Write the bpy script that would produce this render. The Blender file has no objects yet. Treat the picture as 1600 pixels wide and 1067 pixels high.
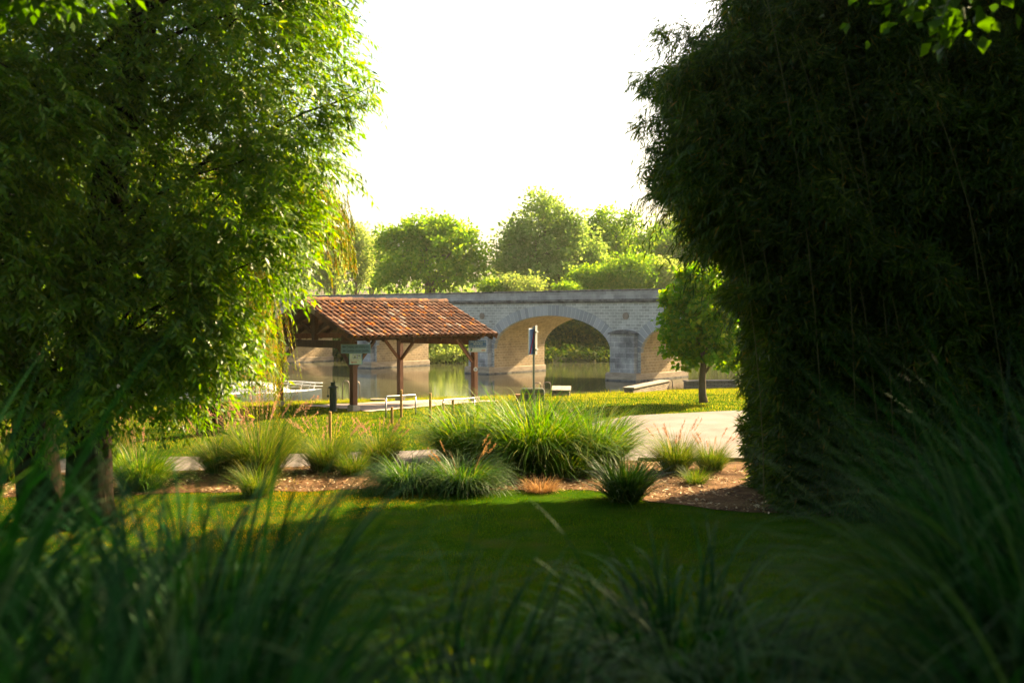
import bpy, bmesh, math, random
import numpy as np
from mathutils import Vector, Matrix, Euler
random.seed(7); rng = np.random.default_rng(11)
C = bpy.context.scene
COL = C.collection
R = math.radians
# ------------------------------------------------------------------ camera, sky, sun, exposure
F = 1600*35/36.0; HY = 493.0; CAMZ = 3.0
cam = bpy.data.objects.new('camera', bpy.data.cameras.new('camera')); COL.objects.link(cam)
cam.location = (0, 0, CAMZ); cam.rotation_euler = (R(90-1.49), 0, 0)
cam.data.lens = 35; cam.data.sensor_width = 36; cam.data.clip_start = .05; cam.data.clip_end = 3000
cam.data.dof.use_dof = True; cam.data.dof.focus_distance = 34; cam.data.dof.aperture_fstop = 1.4
C.camera = cam
SUN_AZ, SUN_EL = R(47), R(33)
w = bpy.data.worlds.new('World'); C.world = w; w.use_nodes = True
nt = w.node_tree; sky = nt.nodes.new('ShaderNodeTexSky'); sky.sky_type = 'NISHITA'; sky.sun_disc = False
sky.sun_elevation = SUN_EL; sky.sun_rotation = SUN_AZ; sky.dust_density = 3.5; sky.air_density = 1.2; sky.ozone_density = 1.0
bg = nt.nodes['Background']; nt.links.new(sky.outputs[0], bg.inputs[0]); bg.inputs[1].default_value = .062
sl = bpy.data.lights.new('sun', 'SUN'); sl.energy = 5; sl.angle = R(.5); sl.color = (1, .81, .54)
so = bpy.data.objects.new('sun', sl); COL.objects.link(so)
sd = Vector((math.sin(SUN_AZ)*math.cos(SUN_EL), math.cos(SUN_AZ)*math.cos(SUN_EL), math.sin(SUN_EL)))
so.rotation_euler = sd.to_track_quat('Z', 'Y').to_euler(); so.location = (20, 20, 20)
C.view_settings.view_transform = 'Standard'; C.view_settings.look = 'None'
C.view_settings.exposure = 2.3; C.view_settings.gamma = 1
C.view_settings.use_white_balance = True; C.view_settings.white_balance_temperature = 7600; C.view_settings.white_balance_tint = 10
C.render.engine = 'CYCLES'; C.cycles.max_bounces = 6; C.cycles.transparent_max_bounces = 6
# ------------------------------------------------------------------ helpers
def smooth(a, b, x):
    t = np.clip((x-a)/(b-a), 0, 1); return t*t*(3-2*t)
def shoreY(X): return np.interp(X, [-120, -60, -9.3, 2, 10.9, 60, 120], [16, 26, 40.3, 43.9, 48.6, 75, 105])
WZ = -.7
def gz(X, Y):
    n = 1.6*(1-smooth(3, 13, Y))
    d = shoreY(X)-Y
    return n-.5*np.clip(1-d/9, 0, 1)**1.2
def wp(px, py, D): return Vector(((px-800)/F*D, D, CAMZ-(py-HY)/F*D))
def gp(px, py):
    D = 20.0
    lo, hi = 2.0, 46.0
    for _ in range(60):
        D = (lo+hi)/2
        if CAMZ-(py-HY)/F*D > gz((px-800)/F*D, D): lo = D
        else: hi = D
    return Vector(((px-800)/F*D, D, float(gz((px-800)/F*D, D))))
def tag(o, label=None, cat=None, group=None, kind=None):
    if label: o['label'] = label
    if cat: o['category'] = cat
    if group: o['group'] = group
    if kind: o['kind'] = kind
    return o
def empty(name, loc, label, cat, group=None, rz=0):
    o = bpy.data.objects.new(name, None); COL.objects.link(o); o.location = loc; o.rotation_euler = (0, 0, rz)
    return tag(o, label, cat, group)
class MB:
    def __init__(s): s.v = []; s.f = []; s.uv = []
    def quad(s, pts, uvs=None):
        b = len(s.v); s.v += [tuple(p) for p in pts]; s.f.append(tuple(range(b, b+len(pts))))
        s.uv += list(uvs) if uvs else [(p[0], p[2]) for p in pts]
    def add(s, vs, fs):
        b = len(s.v); s.v += [tuple(v) for v in vs]
        for f in fs:
            s.f.append(tuple(b+i for i in f)); s.uv += [(vs[i][0]+vs[i][1]*.3, vs[i][2]) for i in f]
    def box(s, a, b, M=None):
        x0, y0, z0 = a; x1, y1, z1 = b
        vs = [Vector(p) for p in ((x0,y0,z0),(x1,y0,z0),(x1,y1,z0),(x0,y1,z0),(x0,y0,z1),(x1,y0,z1),(x1,y1,z1),(x0,y1,z1))]
        if M: vs = [M @ v for v in vs]
        s.add(vs, [(0,3,2,1),(4,5,6,7),(0,1,5,4),(1,2,6,5),(2,3,7,6),(3,0,4,7)])
    def bar(s, p, q, w, h, up=Vector((0,0,1))):
        p = Vector(p); q = Vector(q); d = (q-p).normalized()
        if abs(d.dot(up)) > .98: up = Vector((0,1,0))
        x = d.cross(up).normalized(); z = x.cross(d).normalized()
        vs = [c+x*a*w/2+z*b*h/2 for c in (p, q) for a, b in ((-1,-1),(1,-1),(1,1),(-1,1))]
        s.add(vs, [(0,1,2,3),(7,6,5,4),(0,4,5,1),(1,5,6,2),(2,6,7,3),(3,7,4,0)])
    def tube(s, pts, rad, n=8, cap=True):
        pts = [Vector(p) for p in pts]
        if not hasattr(rad, '__len__'): rad = [rad]*len(pts)
        b = len(s.v); prev = None; vs = []
        for i, p in enumerate(pts):
            d = (pts[min(i+1, len(pts)-1)]-pts[max(i-1, 0)]).normalized()
            x = prev - d*prev.dot(d) if prev else d.orthogonal()
            x.normalize(); prev = x; y = d.cross(x)
            for k in range(n):
                a = 2*math.pi*k/n; vs.append(p+(x*math.cos(a)+y*math.sin(a))*rad[i])
        fs = [(i*n+k, i*n+(k+1)%n, (i+1)*n+(k+1)%n, (i+1)*n+k) for i in range(len(pts)-1) for k in range(n)]
        if cap: fs += [tuple(range(n-1, -1, -1)), tuple((len(pts)-1)*n+k for k in range(n))]
        s.add(vs, fs)
    def lathe(s, prof, c=(0,0,0), n=20):
        s.tube2 = None
        vs = []; 
        for r, z in prof:
            for k in range(n):
                a = 2*math.pi*k/n; vs.append(Vector((c[0]+r*math.cos(a), c[1]+r*math.sin(a), c[2]+z)))
        m = len(prof)
        fs = [(i*n+k, i*n+(k+1)%n, (i+1)*n+(k+1)%n, (i+1)*n+k) for i in range(m-1) for k in range(n)]
        fs += [tuple(range(n-1,-1,-1)), tuple((m-1)*n+k for k in range(n))]
        s.add(vs, fs)
    def build(s, name, mat, parent=None, smooth=False, bevel=0):
        me = bpy.data.meshes.new(name); me.from_pydata(s.v, [], s.f)
        ul = me.uv_layers.new(name='UVMap'); ul.data.foreach_set('uv', np.array(s.uv, dtype=np.float32).ravel())
        me.materials.append(mat); me.validate()
        if smooth: me.polygons.foreach_set('use_smooth', [True]*len(me.polygons))
        o = bpy.data.objects.new(name, me); COL.objects.link(o)
        if parent: o.parent = parent
        if bevel:
            md = o.modifiers.new('bevel', 'BEVEL'); md.width = bevel; md.segments = 2; md.limit_method = 'ANGLE'
        return o
def np_mesh(name, V, Fq, mat, parent=None, smooth=False):
    """V (N,3), Fq (M,k)"""
    me = bpy.data.meshes.new(name); V = np.asarray(V, dtype=np.float32); Fq = np.asarray(Fq, dtype=np.int32)
    k = Fq.shape[1]
    me.vertices.add(len(V)); me.vertices.foreach_set('co', V.ravel())
    me.loops.add(Fq.size); me.loops.foreach_set('vertex_index', Fq.ravel())
    me.polygons.add(len(Fq)); me.polygons.foreach_set('loop_start', np.arange(0, Fq.size, k, dtype=np.int32))
    try: me.polygons.foreach_set('loop_total', np.full(len(Fq), k, dtype=np.int32))
    except Exception: pass
    if smooth: me.polygons.foreach_set('use_smooth', np.ones(len(Fq), dtype=bool))
    me.materials.append(mat); me.update(calc_edges=True)
    o = bpy.data.objects.new(name, me); COL.objects.link(o)
    if parent:
        o.parent = parent; o.matrix_parent_inverse = Matrix.Translation(-Vector(parent.location)) if parent.rotation_euler.z == 0 else parent.matrix_world.inverted()
    return o
def unit(a): return a/np.maximum(np.linalg.norm(a, axis=-1, keepdims=True), 1e-9)
def rdir(n):
    v = rng.normal(size=(n, 3)); return unit(v)
def leafgeo(P, D, N, L, W, fold=.12, mid=.42):
    D = unit(D); S = unit(np.cross(D, N)); N2 = np.cross(S, D)
    L = np.broadcast_to(L, (len(P),))[:, None]; W = np.broadcast_to(W, (len(P),))[:, None]
    V = np.stack([P, P+D*L*mid+S*W/2+N2*W*fold, P+D*L, P+D*L*mid-S*W/2+N2*W*fold], axis=1).reshape(-1, 3)
    return V, np.arange(len(P)*4).reshape(-1, 4)
def pn(P, f, seed=0):
    r = np.random.default_rng(seed); out = 0
    for k in range(5):
        a = r.normal(size=3)*f*(1+.5*k); out = out+np.sin(P@a+r.uniform(0, 6))/(1+.4*k)
    return out/2.2
def blades(P, ang, L, lean, droop, W, K=6, twist=.5):
    n = len(P); t = np.linspace(0, 1, K+1); L = np.broadcast_to(L, (n,)); W = np.broadcast_to(W, (n,))
    th = lean[:, None]+droop[:, None]*t[None]**1.4
    dr = np.sin(th)*L[:, None]/K; dz = np.cos(th)*L[:, None]/K
    r = np.concatenate([np.zeros((n, 1)), np.cumsum(dr[:, :-1], 1)], 1); z = np.concatenate([np.zeros((n, 1)), np.cumsum(dz[:, :-1], 1)], 1)
    cx, sx = np.cos(ang)[:, None], np.sin(ang)[:, None]
    X = P[:, 0:1]+r*cx; Y = P[:, 1:2]+r*sx; Z = P[:, 2:3]+z
    sa = ang+np.pi/2+rng.normal(size=n)*twist
    wd = W[:, None]*np.clip(.55+1.2*t, 0, 1)[None]*(1-t[None]**2.2)*.5+.0004
    ox = np.cos(sa)[:, None]*wd; oy = np.sin(sa)[:, None]*wd
    V = np.stack([np.stack([X-ox, Y-oy, Z], -1), np.stack([X+ox, Y+oy, Z], -1)], 2).reshape(-1, 3)
    b = (np.arange(n)*2*(K+1))[:, None, None]; k = (np.arange(K)*2)[None, :, None]
    Q = (b+k+np.array([0, 1, 3, 2])[None, None]).reshape(-1, 4)
    tip = np.stack([X[:, -1], Y[:, -1], Z[:, -1]], -1); 
    return V, Q, (X, Y, Z)
def cat_geo(gs):
    Vs, Fs, b = [], [], 0
    for V, Fq in gs: Vs.append(V); Fs.append(Fq+b); b += len(V)
    return np.concatenate(Vs), np.concatenate(Fs)
# ------------------------------------------------------------------ materials
def mat_new(name):
    m = bpy.data.materials.new(name); m.use_nodes = True; return m, m.node_tree, m.node_tree.nodes, m.node_tree.links
def ramp(nd, cols, interp='LINEAR'):
    r = nd.new('ShaderNodeValToRGB'); r.color_ramp.interpolation = interp; el = r.color_ramp.elements
    for i, c in enumerate(cols):
        p = i/(len(cols)-1) if len(c) == 3 else c[3]
        if i < 2: e = el[i]; e.position = p if i == 0 else 1.0
        else: e = el.new(p)
        e.position = p; e.color = (*c[:3], 1)
    return r
def m_leaf(name, cols, trans=.45, tint=(1.35, 1.25, .55), rough=.42, spec=.5):
    m, t, nd, lk = mat_new(name); p = nd['Principled BSDF']; g = nd.new('ShaderNodeNewGeometry')
    r = ramp(nd, cols); lk.new(g.outputs['Random Per Island'], r.inputs[0]); lk.new(r.outputs[0], p.inputs['Base Color'])
    p.inputs['Roughness'].default_value = rough; p.inputs['Specular IOR Level'].default_value = spec
    mx = nd.new('ShaderNodeMix'); mx.data_type = 'RGBA'; mx.blend_type = 'MULTIPLY'; mx.inputs[0].default_value = 1
    lk.new(r.outputs[0], mx.inputs[6]); mx.inputs[7].default_value = (*tint, 1); mx.clamp_result = False
    tr = nd.new('ShaderNodeBsdfTranslucent'); lk.new(mx.outputs[2], tr.inputs[0])
    ms = nd.new('ShaderNodeMixShader'); ms.inputs[0].default_value = trans
    lk.new(p.outputs[0], ms.inputs[1]); lk.new(tr.outputs[0], ms.inputs[2]); lk.new(ms.outputs[0], nd['Material Output'].inputs[0])
    return m
def m_noise(name, cols, scale=8, rough=.85, bump=.3, detail=8, coord='Object', stretch=(1,1,1), spec=.3, scale2=None, cols2=None, bscale=None, metal=0):
    m, t, nd, lk = mat_new(name); p = nd['Principled BSDF']; tc = nd.new('ShaderNodeTexCoord'); mp = nd.new('ShaderNodeMapping')
    mp.inputs['Scale'].default_value = stretch; lk.new(tc.outputs[coord], mp.inputs[0])
    n = nd.new('ShaderNodeTexNoise'); n.inputs['Scale'].default_value = scale; n.inputs['Detail'].default_value = detail; n.inputs['Roughness'].default_value = .65
    lk.new(mp.outputs[0], n.inputs[0]); r = ramp(nd, cols); lk.new(n.outputs[0], r.inputs[0]); out = r.outputs[0]
    if cols2:
        n2 = nd.new('ShaderNodeTexNoise'); n2.inputs['Scale'].default_value = scale2; n2.inputs['Detail'].default_value = 5; lk.new(mp.outputs[0], n2.inputs[0])
        r2 = ramp(nd, cols2); lk.new(n2.outputs[0], r2.inputs[0]); mx = nd.new('ShaderNodeMix'); mx.data_type = 'RGBA'; mx.blend_type = 'MULTIPLY'; mx.inputs[0].default_value = 1
        lk.new(out, mx.inputs[6]); lk.new(r2.outputs[0], mx.inputs[7]); out = mx.outputs[2]
    lk.new(out, p.inputs['Base Color']); p.inputs['Roughness'].default_value = rough; p.inputs['Specular IOR Level'].default_value = spec; p.inputs['Metallic'].default_value = metal
    if bump:
        nb = nd.new('ShaderNodeTexNoise'); nb.inputs['Scale'].default_value = bscale or scale*3; nb.inputs['Detail'].default_value = 6; lk.new(mp.outputs[0], nb.inputs[0])
        b = nd.new('ShaderNodeBump'); b.inputs['Strength'].default_value = bump; b.inputs['Distance'].default_value = .02; lk.new(nb.outputs[0], b.inputs['Height']); lk.new(b.outputs[0], p.inputs['Normal'])
    return m
def m_stone(name, c1, c2, mortar, bw, rh, ms=.012, stain=(.45, 1.0), rough=.9):
    m, t, nd, lk = mat_new(name); p = nd['Principled BSDF']; tc = nd.new('ShaderNodeTexCoord')
    b = nd.new('ShaderNodeTexBrick'); b.inputs['Scale'].default_value = 1; b.inputs['Brick Width'].default_value = bw; b.inputs['Row Height'].default_value = rh
    b.inputs['Mortar Size'].default_value = ms; b.inputs['Mortar Smooth'].default_value = .35; b.inputs['Bias'].default_value = 0; b.offset = .5; b.squash = 1
    b.inputs['Color1'].default_value = (*c1, 1); b.inputs['Color2'].default_value = (*c2, 1); b.inputs['Mortar'].default_value = (*mortar, 1)
    nw = nd.new('ShaderNodeTexNoise'); nw.inputs['Scale'].default_value = 3; lk.new(tc.outputs['UV'], nw.inputs[0])
    va = nd.new('ShaderNodeVectorMath'); va.operation = 'MULTIPLY_ADD'; va.inputs[1].default_value = (.05, .03, 0); lk.new(nw.outputs['Color'], va.inputs[0]); lk.new(tc.outputs['UV'], va.inputs[2])
    lk.new(va.outputs[0], b.inputs[0])
    n = nd.new('ShaderNodeTexNoise'); n.inputs['Scale'].default_value = .9; n.inputs['Detail'].default_value = 9; n.inputs['Roughness'].default_value = .7
    lk.new(tc.outputs['Object'], n.inputs[0]); r = ramp(nd, [(stain[0],)*3+(.32,), (stain[1],)*3+(.62,)]); lk.new(n.outputs[0], r.inputs[0])
    mx = nd.new('ShaderNodeMix'); mx.data_type = 'RGBA'; mx.blend_type = 'MULTIPLY'; mx.inputs[0].default_value = 1
    lk.new(b.outputs[0], mx.inputs[6]); lk.new(r.outputs[0], mx.inputs[7]); lk.new(mx.outputs[2], p.inputs['Base Color'])
    n3 = nd.new('ShaderNodeTexNoise'); n3.inputs['Scale'].default_value = 14; lk.new(tc.outputs['Object'], n3.inputs[0])
    mth = nd.new('ShaderNodeMath'); mth.operation = 'MULTIPLY_ADD'; mth.inputs[1].default_value = -.8; lk.new(b.outputs['Fac'], mth.inputs[0]); lk.new(n3.outputs[0], mth.inputs[2])
    bp = nd.new('ShaderNodeBump'); bp.inputs['Strength'].default_value = .8; bp.inputs['Distance'].default_value = .03; lk.new(mth.outputs[0], bp.inputs['Height']); lk.new(bp.outputs[0], p.inputs['Normal'])
    p.inputs['Roughness'].default_value = rough; p.inputs['Specular IOR Level'].default_value = .2
    return m
def m_plain(name, c, rough=.5, metal=0, spec=.5):
    m, t, nd, lk = mat_new(name); p = nd['Principled BSDF']
    n = nd.new('ShaderNodeTexNoise'); n.inputs['Scale'].default_value = 12; n.inputs['Detail'].default_value = 5; tc = nd.new('ShaderNodeTexCoord'); lk.new(tc.outputs['Object'], n.inputs[0])
    r = ramp(nd, [tuple(x*.82 for x in c)+(.3,), tuple(c)+(.7,)]); lk.new(n.outputs[0], r.inputs[0]); lk.new(r.outputs[0], p.inputs['Base Color'])
    p.inputs['Roughness'].default_value = rough; p.inputs['Metallic'].default_value = metal; p.inputs['Specular IOR Level'].default_value = spec; return m
M = {}
M['lawn'] = m_noise('lawn', [(.012,.040,.003,.25), (.028,.07,.005,.5), (.08,.07,.014,.85)], 1.2, 1, .5, bscale=30, spec=0)
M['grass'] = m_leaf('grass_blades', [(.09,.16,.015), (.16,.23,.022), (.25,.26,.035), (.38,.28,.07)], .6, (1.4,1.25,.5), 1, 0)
M['grass_shaded'] = m_leaf('grass_shaded', [(.03,.10,.003), (.05,.14,.004), (.085,.15,.005), (.16,.15,.010)], .5, (1.3,1.3,.3), 1, 0)  # same lawn as the grass above, shade put into darker greens
M['grass_dry_sunlit'] = m_leaf('grass_dry_sunlit', [(.16,.16,.012), (.24,.19,.018), (.32,.22,.03), (.38,.26,.045)], .5, (1.4,1.15,.4), 1, 0)  # dry straw tones, with golden sun patches put into the colour
M['mulch'] = m_noise('mulch', [(.05,.025,.012,.3), (.17,.09,.045,.5), (.36,.24,.13,.75)], 22, .95, .8, bscale=60, scale2=2, cols2=[(.35,.32,.3,.35), (1,1,1,.6)], spec=.05)
M['chips'] = m_leaf('bark_chips', [(.14,.06,.025), (.34,.19,.08), (.52,.37,.2), (.7,.56,.38)], .0, (1,1,1), .8, .2)
M['path'] = m_noise('path', [(.15,.13,.118,.35), (.24,.21,.195,.6)], 60, .95, .3, bscale=120, scale2=.8, cols2=[(.62,.60,.58,.3), (1,1,1,.65)])
M['gravel'] = m_noise('gravel', [(.26,.2,.17,.35), (.46,.38,.33,.6)], 50, .95, .6, bscale=90)
M['edging'] = m_noise('edging', [(.10,.09,.07,.3), (.2,.18,.15,.7)], 10)
M['bank'] = m_noise('bank', [(.03,.04,.012,.3), (.06,.07,.02,.7)], 4)
M['wall'] = m_stone('bridge_stone', (.60,.60,.56), (.42,.42,.385), (.78,.77,.73), .36, .17, .018, (.7,1))
M['soffit'] = m_stone('vault_stone_bounce', (.58,.42,.25), (.42,.31,.19), (.70,.57,.40), .34, .17, .014, (.7,1))  # same limestone as the wall, warm bounced light put into its colour
M['ashlar'] = m_stone('ashlar_stone', (.56,.56,.55), (.42,.42,.42), (.74,.73,.71), .75, .30, .018, (.28, 1))
M['vouss'] = m_leaf('voussoir_stone', [(.30,.315,.33), (.38,.395,.41), (.46,.47,.48)], 0, (1,1,1), .9, .2)
M['joint'] = m_noise('ring_mortar', [(.68,.67,.65,.3), (.76,.75,.72,.7)], 6)
M['parapet'] = m_stone('parapet_stone', (.48,.48,.475), (.36,.36,.36), (.54,.54,.53), .9, .28, .012, (.5, 1))
M['coping'] = m_noise('coping_stone', [(.06,.058,.055,.35), (.16,.155,.15,.5), (.27,.26,.24,.7)], 2.5, .9, .5)
M['plinth'] = m_noise('plinth_stone', [(.30,.23,.16,.3), (.52,.42,.31,.65)], 1.6, .9, .4, stretch=(1,1,4))
M['wood'] = m_noise('stained_wood', [(.055,.024,.012,.3), (.12,.052,.026,.7)], 5, .65, .4, stretch=(3,3,.4))
M['post_wood'] = m_noise('post_wood', [(.085,.034,.018,.3), (.17,.07,.038,.7)], 5, .6, .4, stretch=(3,3,.4))
M['stake'] = m_noise('pine_stake', [(.36,.19,.06,.3), (.55,.32,.11,.7)], 6, .7, .3, stretch=(3,3,.5))
M['concrete'] = m_noise('concrete', [(.33,.28,.23,.3), (.48,.42,.35,.7)], 9)
M['steel'] = m_plain('galvanised_steel', (.42,.43,.44), .4, .8)
M['rust_steel'] = m_noise('weathered_steel', [(.20,.15,.12,.3), (.34,.28,.24,.7)], 14, .55, .2, metal=.4)
M['dark_green'] = m_noise('dark_green_iron', [(.012,.03,.026,.3), (.03,.055,.045,.7)], 9, .45, .2)
M['boat'] = m_plain('boat_gelcoat', (.82,.82,.80), .3)
M['boat_rail'] = m_plain('boat_rail', (.8,.8,.8), .3, .2)
M['glass'] = m_plain('boat_glass', (.03,.04,.05), .1)
M['sign_green'] = m_plain('sign_bluegreen', (.17,.27,.42), .5)
M['sign_edge'] = m_plain('sign_edge', (.36,.40,.36), .5)
M['sign_white'] = m_plain('sign_white', (.78,.77,.74), .5)
M['sign_blue'] = m_plain('sign_blue', (.10,.19,.36), .4)
M['cyan'] = m_plain('sign_cyan', (.05,.35,.52), .5)
M['violet'] = m_plain('sign_violet', (.38,.34,.62), .5)
M['red'] = m_plain('sign_red', (.55,.02,.03), .5)
M['orange'] = m_plain('sign_orange', (.75,.35,.22), .5)
M['black'] = m_plain('ink', (.02,.025,.03), .6)
M['sgreen'] = m_plain('sign_leafgreen', (.02,.22,.06), .5)
M['rock'] = m_stone('dry_stone', (.42,.34,.24), (.27,.21,.15), (.12,.09,.06), .34, .085, .012, (.6, 1))
M['slab'] = m_noise('bench_slab', [(.22,.17,.13,.3), (.38,.31,.25,.7)], 7, .9, .3)
M['bark'] = m_noise('bark', [(.008,.005,.003,.3), (.03,.018,.011,.7)], 7, .95, 1, stretch=(2,2,.35), bscale=14, spec=.05)
M['bark2'] = m_noise('smooth_bark', [(.10,.07,.045,.3), (.19,.14,.09,.7)], 8, .9, .7, stretch=(2,2,.5))
M['cane'] = m_leaf('bamboo_cane', [(.05,.06,.015), (.11,.10,.03), (.16,.12,.05)], 0, (1,1,1), .5, .4)
M['l_left'] = m_leaf('willow_leaf', [(.045,.13,.006), (.08,.19,.009), (.125,.25,.012), (.21,.28,.018)], .55, (1.5,1.4,.3), .4, .4)
M['l_weep'] = m_leaf('weeping_leaf', [(.06,.13,.008), (.11,.18,.012), (.18,.21,.02), (.32,.16,.04)], .5, (1.4,1.2,.3), .5, .2)
M['l_bamboo'] = m_leaf('bamboo_leaf', [(.018,.052,.006,0), (.032,.08,.009,.4), (.06,.12,.013,.75), (.12,.17,.018,.96), (.25,.13,.03,1)], .5, (1.7,1.6,.25), .42, .3)
M['l_maple'] = m_leaf('maple_leaf', [(.03,.085,.008), (.05,.13,.010), (.08,.17,.012)], .5, (1.35,1.4,.25), .5, .25)
M['l_lime'] = m_leaf('lime_leaf', [(.07,.22,.010), (.11,.29,.012), (.18,.34,.016), (.34,.40,.03)], .58, (1.4,1.3,.3), .45, .3)
M['l_far1'] = m_leaf('far_leaf_bright', [(.12,.27,.03), (.20,.37,.04), (.32,.42,.06)], .5, (1.25,1.2,.4), .9, 0)  # lighter than real leaves: backlit glow put into the colour
M['l_far2'] = m_leaf('far_leaf_grey', [(.16,.28,.07), (.24,.37,.10), (.35,.42,.16)], .5, (1.2,1.2,.6), .9, 0)  # backlight and distance haze put into a paler leaf colour
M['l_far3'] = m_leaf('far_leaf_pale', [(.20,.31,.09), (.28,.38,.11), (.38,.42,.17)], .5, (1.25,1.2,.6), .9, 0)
M['l_dark'] = m_leaf('bank_leaf', [(.02,.05,.010), (.04,.08,.012), (.08,.11,.018), (.14,.14,.025)], .45, (1.35,1.25,.35), .6, .15)
M['l_shade'] = m_leaf('shade_leaf', [(.016,.045,.008), (.035,.08,.012), (.07,.12,.016), (.16,.17,.03)], .45, (1.3,1.3,.35), .7, .1)  # bank foliage copy with shade put into its colour
M['g_tall'] = m_leaf('ornamental_grass', [(.04,.13,.008), (.07,.18,.010), (.12,.24,.015), (.30,.30,.08)], .48, (1.3,1.3,.3), .5, .2)
M['g_dark'] = m_leaf('dark_grass', [(.02,.075,.012), (.035,.11,.014), (.06,.15,.02), (.16,.2,.05)], .42, (1.3,1.35,.35), .5, .3)
M['g_fine'] = m_leaf('fine_grass', [(.035,.09,.010), (.06,.13,.014), (.11,.17,.025), (.26,.24,.08)], .45, (1.3,1.25,.35), .6, .1)
M['g_fore'] = m_leaf('foreground_grass', [(.003,.03,.008,0), (.008,.065,.015,.4), (.018,.11,.024,.8), (.11,.17,.07,1)], .35, (1.1,1.4,.4), .6, .12)  # blade colour darkened to carry the foreground shade
M['plume'] = m_leaf('pink_plume', [(.38,.20,.14), (.50,.27,.19), (.55,.36,.22)], .35, (1.1,1,.9), .8, .1)
M['dry'] = m_leaf('dry_grass', [(.30,.15,.06), (.42,.24,.10), (.5,.33,.16)], .35, (1.1,1,.8), .8, .1)
# roof tiles
m, t, nd, lk = mat_new('clay_tiles'); p = nd['Principled BSDF']; g = nd.new('ShaderNodeNewGeometry'); tc = nd.new('ShaderNodeTexCoord')
r1 = ramp(nd, [(.075,.036,.022,0), (.15,.066,.036,.35), (.225,.102,.054,.65), (.29,.155,.09,.93), (.38,.31,.24,1)]); lk.new(g.outputs['Random Per Island'], r1.inputs[0])
n1 = nd.new('ShaderNodeTexNoise'); n1.inputs['Scale'].default_value = 7; n1.inputs['Detail'].default_value = 6; lk.new(tc.outputs['Object'], n1.inputs[0])
r2 = ramp(nd, [(0,0,0,.53), (.8,.8,.8,.64)]); lk.new(n1.outputs[0], r2.inputs[0])
mx1 = nd.new('ShaderNodeMix'); mx1.data_type = 'RGBA'; lk.new(r2.outputs[0], mx1.inputs[0]); lk.new(r1.outputs[0], mx1.inputs[6]); mx1.inputs[7].default_value = (.05,.035,.03,1)
n2 = nd.new('ShaderNodeTexNoise'); n2.inputs['Scale'].default_value = 3.1; n2.inputs['Detail'].default_value = 7; lk.new(tc.outputs['Object'], n2.inputs[0])
r3 = ramp(nd, [(0,0,0,.60), (1,1,1,.66)]); lk.new(n2.outputs[0], r3.inputs[0])
mx2 = nd.new('ShaderNodeMix'); mx2.data_type = 'RGBA'; lk.new(r3.outputs[0], mx2.inputs[0]); lk.new(mx1.outputs[2], mx2.inputs[6]); mx2.inputs[7].default_value = (.55,.20,.03,1)
lk.new(mx2.outputs[2], p.inputs['Base Color']); p.inputs['Roughness'].default_value = .85; p.inputs['Specular IOR Level'].default_value = .2
bp = nd.new('ShaderNodeBump'); bp.inputs['Strength'].default_value = .5; bp.inputs['Distance'].default_value = .01; n3 = nd.new('ShaderNodeTexNoise'); n3.inputs['Scale'].default_value = 40
lk.new(tc.outputs['Object'], n3.inputs[0]); lk.new(n3.outputs[0], bp.inputs['Height']); lk.new(bp.outputs[0], p.inputs['Normal']); M['tile'] = m
# water
m, t, nd, lk = mat_new('river_water'); p = nd['Principled BSDF']; p.inputs['Base Color'].default_value = (.055,.06,.03,1); p.inputs['Roughness'].default_value = .07; p.inputs['IOR'].default_value = 1.33
tc = nd.new('ShaderNodeTexCoord'); mp = nd.new('ShaderNodeMapping'); mp.inputs['Scale'].default_value = (.5,1.2,1); lk.new(tc.outputs['Object'], mp.inputs[0])
n = nd.new('ShaderNodeTexNoise'); n.inputs['Scale'].default_value = 2.2; n.inputs['Detail'].default_value = 4; lk.new(mp.outputs[0], n.inputs[0])
b = nd.new('ShaderNodeBump'); b.inputs['Strength'].default_value = .10; b.inputs['Distance'].default_value = .04; lk.new(n.outputs[0], b.inputs['Height']); lk.new(b.outputs[0], p.inputs['Normal']); M['water'] = m

# ------------------------------------------------------------------ ground, river
xs = np.concatenate([np.linspace(-400, -40, 12), np.linspace(-36, 36, 73), np.linspace(40, 400, 12)])
def grid(name, us, rows, mat, kind='structure'):
    V = np.array(rows).reshape(-1, 3); nu = len(us); nr = len(rows)
    Q = [(r*nu+i, r*nu+i+1, (r+1)*nu+i+1, (r+1)*nu+i) for r in range(nr-1) for i in range(nu-1)]
    return tag(np_mesh(name, V, Q, mat, smooth=True), kind=kind)
tv = np.concatenate([[-60, -20], np.arange(-5, 14, .5)])
rows = []
for y in tv: rows.append(np.stack([xs, np.full_like(xs, y), gz(xs, np.full_like(xs, y))], 1))
for k in np.linspace(0, 1, 56)[1:]:
    Y = 13.5+(shoreY(xs)-13.5)*k; rows.append(np.stack([xs, Y, gz(xs, Y)], 1))
Y = shoreY(xs); rows.append(np.stack([xs, Y+.12, np.full_like(xs, -.62)], 1)); rows.append(np.stack([xs, Y+.3, np.full_like(xs, -1.6)], 1)); rows.append(np.stack([xs, Y+3, np.full_like(xs, -2.2)], 1))
grid('ground', xs, rows, M['lawn'])
def farY(X): return np.interp(X, [-400, -120, -30, -5, 8, 60, 400], [125, 104, 92, 77, 80, 90, 160])
rows = [np.stack([xs, farY(xs)-3, np.full_like(xs, -2.2)], 1)]
for d, z in ((0, -.75), (.5, -.35), (4, 0), (20, .4), (200, .6), (1500, .8)): rows.append(np.stack([xs*(1+d/300), farY(xs)+d, np.full_like(xs, z)], 1))
grid('far_bank', xs, rows, M['bank'])
mb = MB(); mb.quad([(-900,-30,WZ),(900,-30,WZ),(900,400,WZ),(-900,400,WZ)]); mb.quad([(-900,-30,-2.3),(900,-30,-2.3),(900,400,-2.3),(-900,400,-2.3)])
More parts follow.
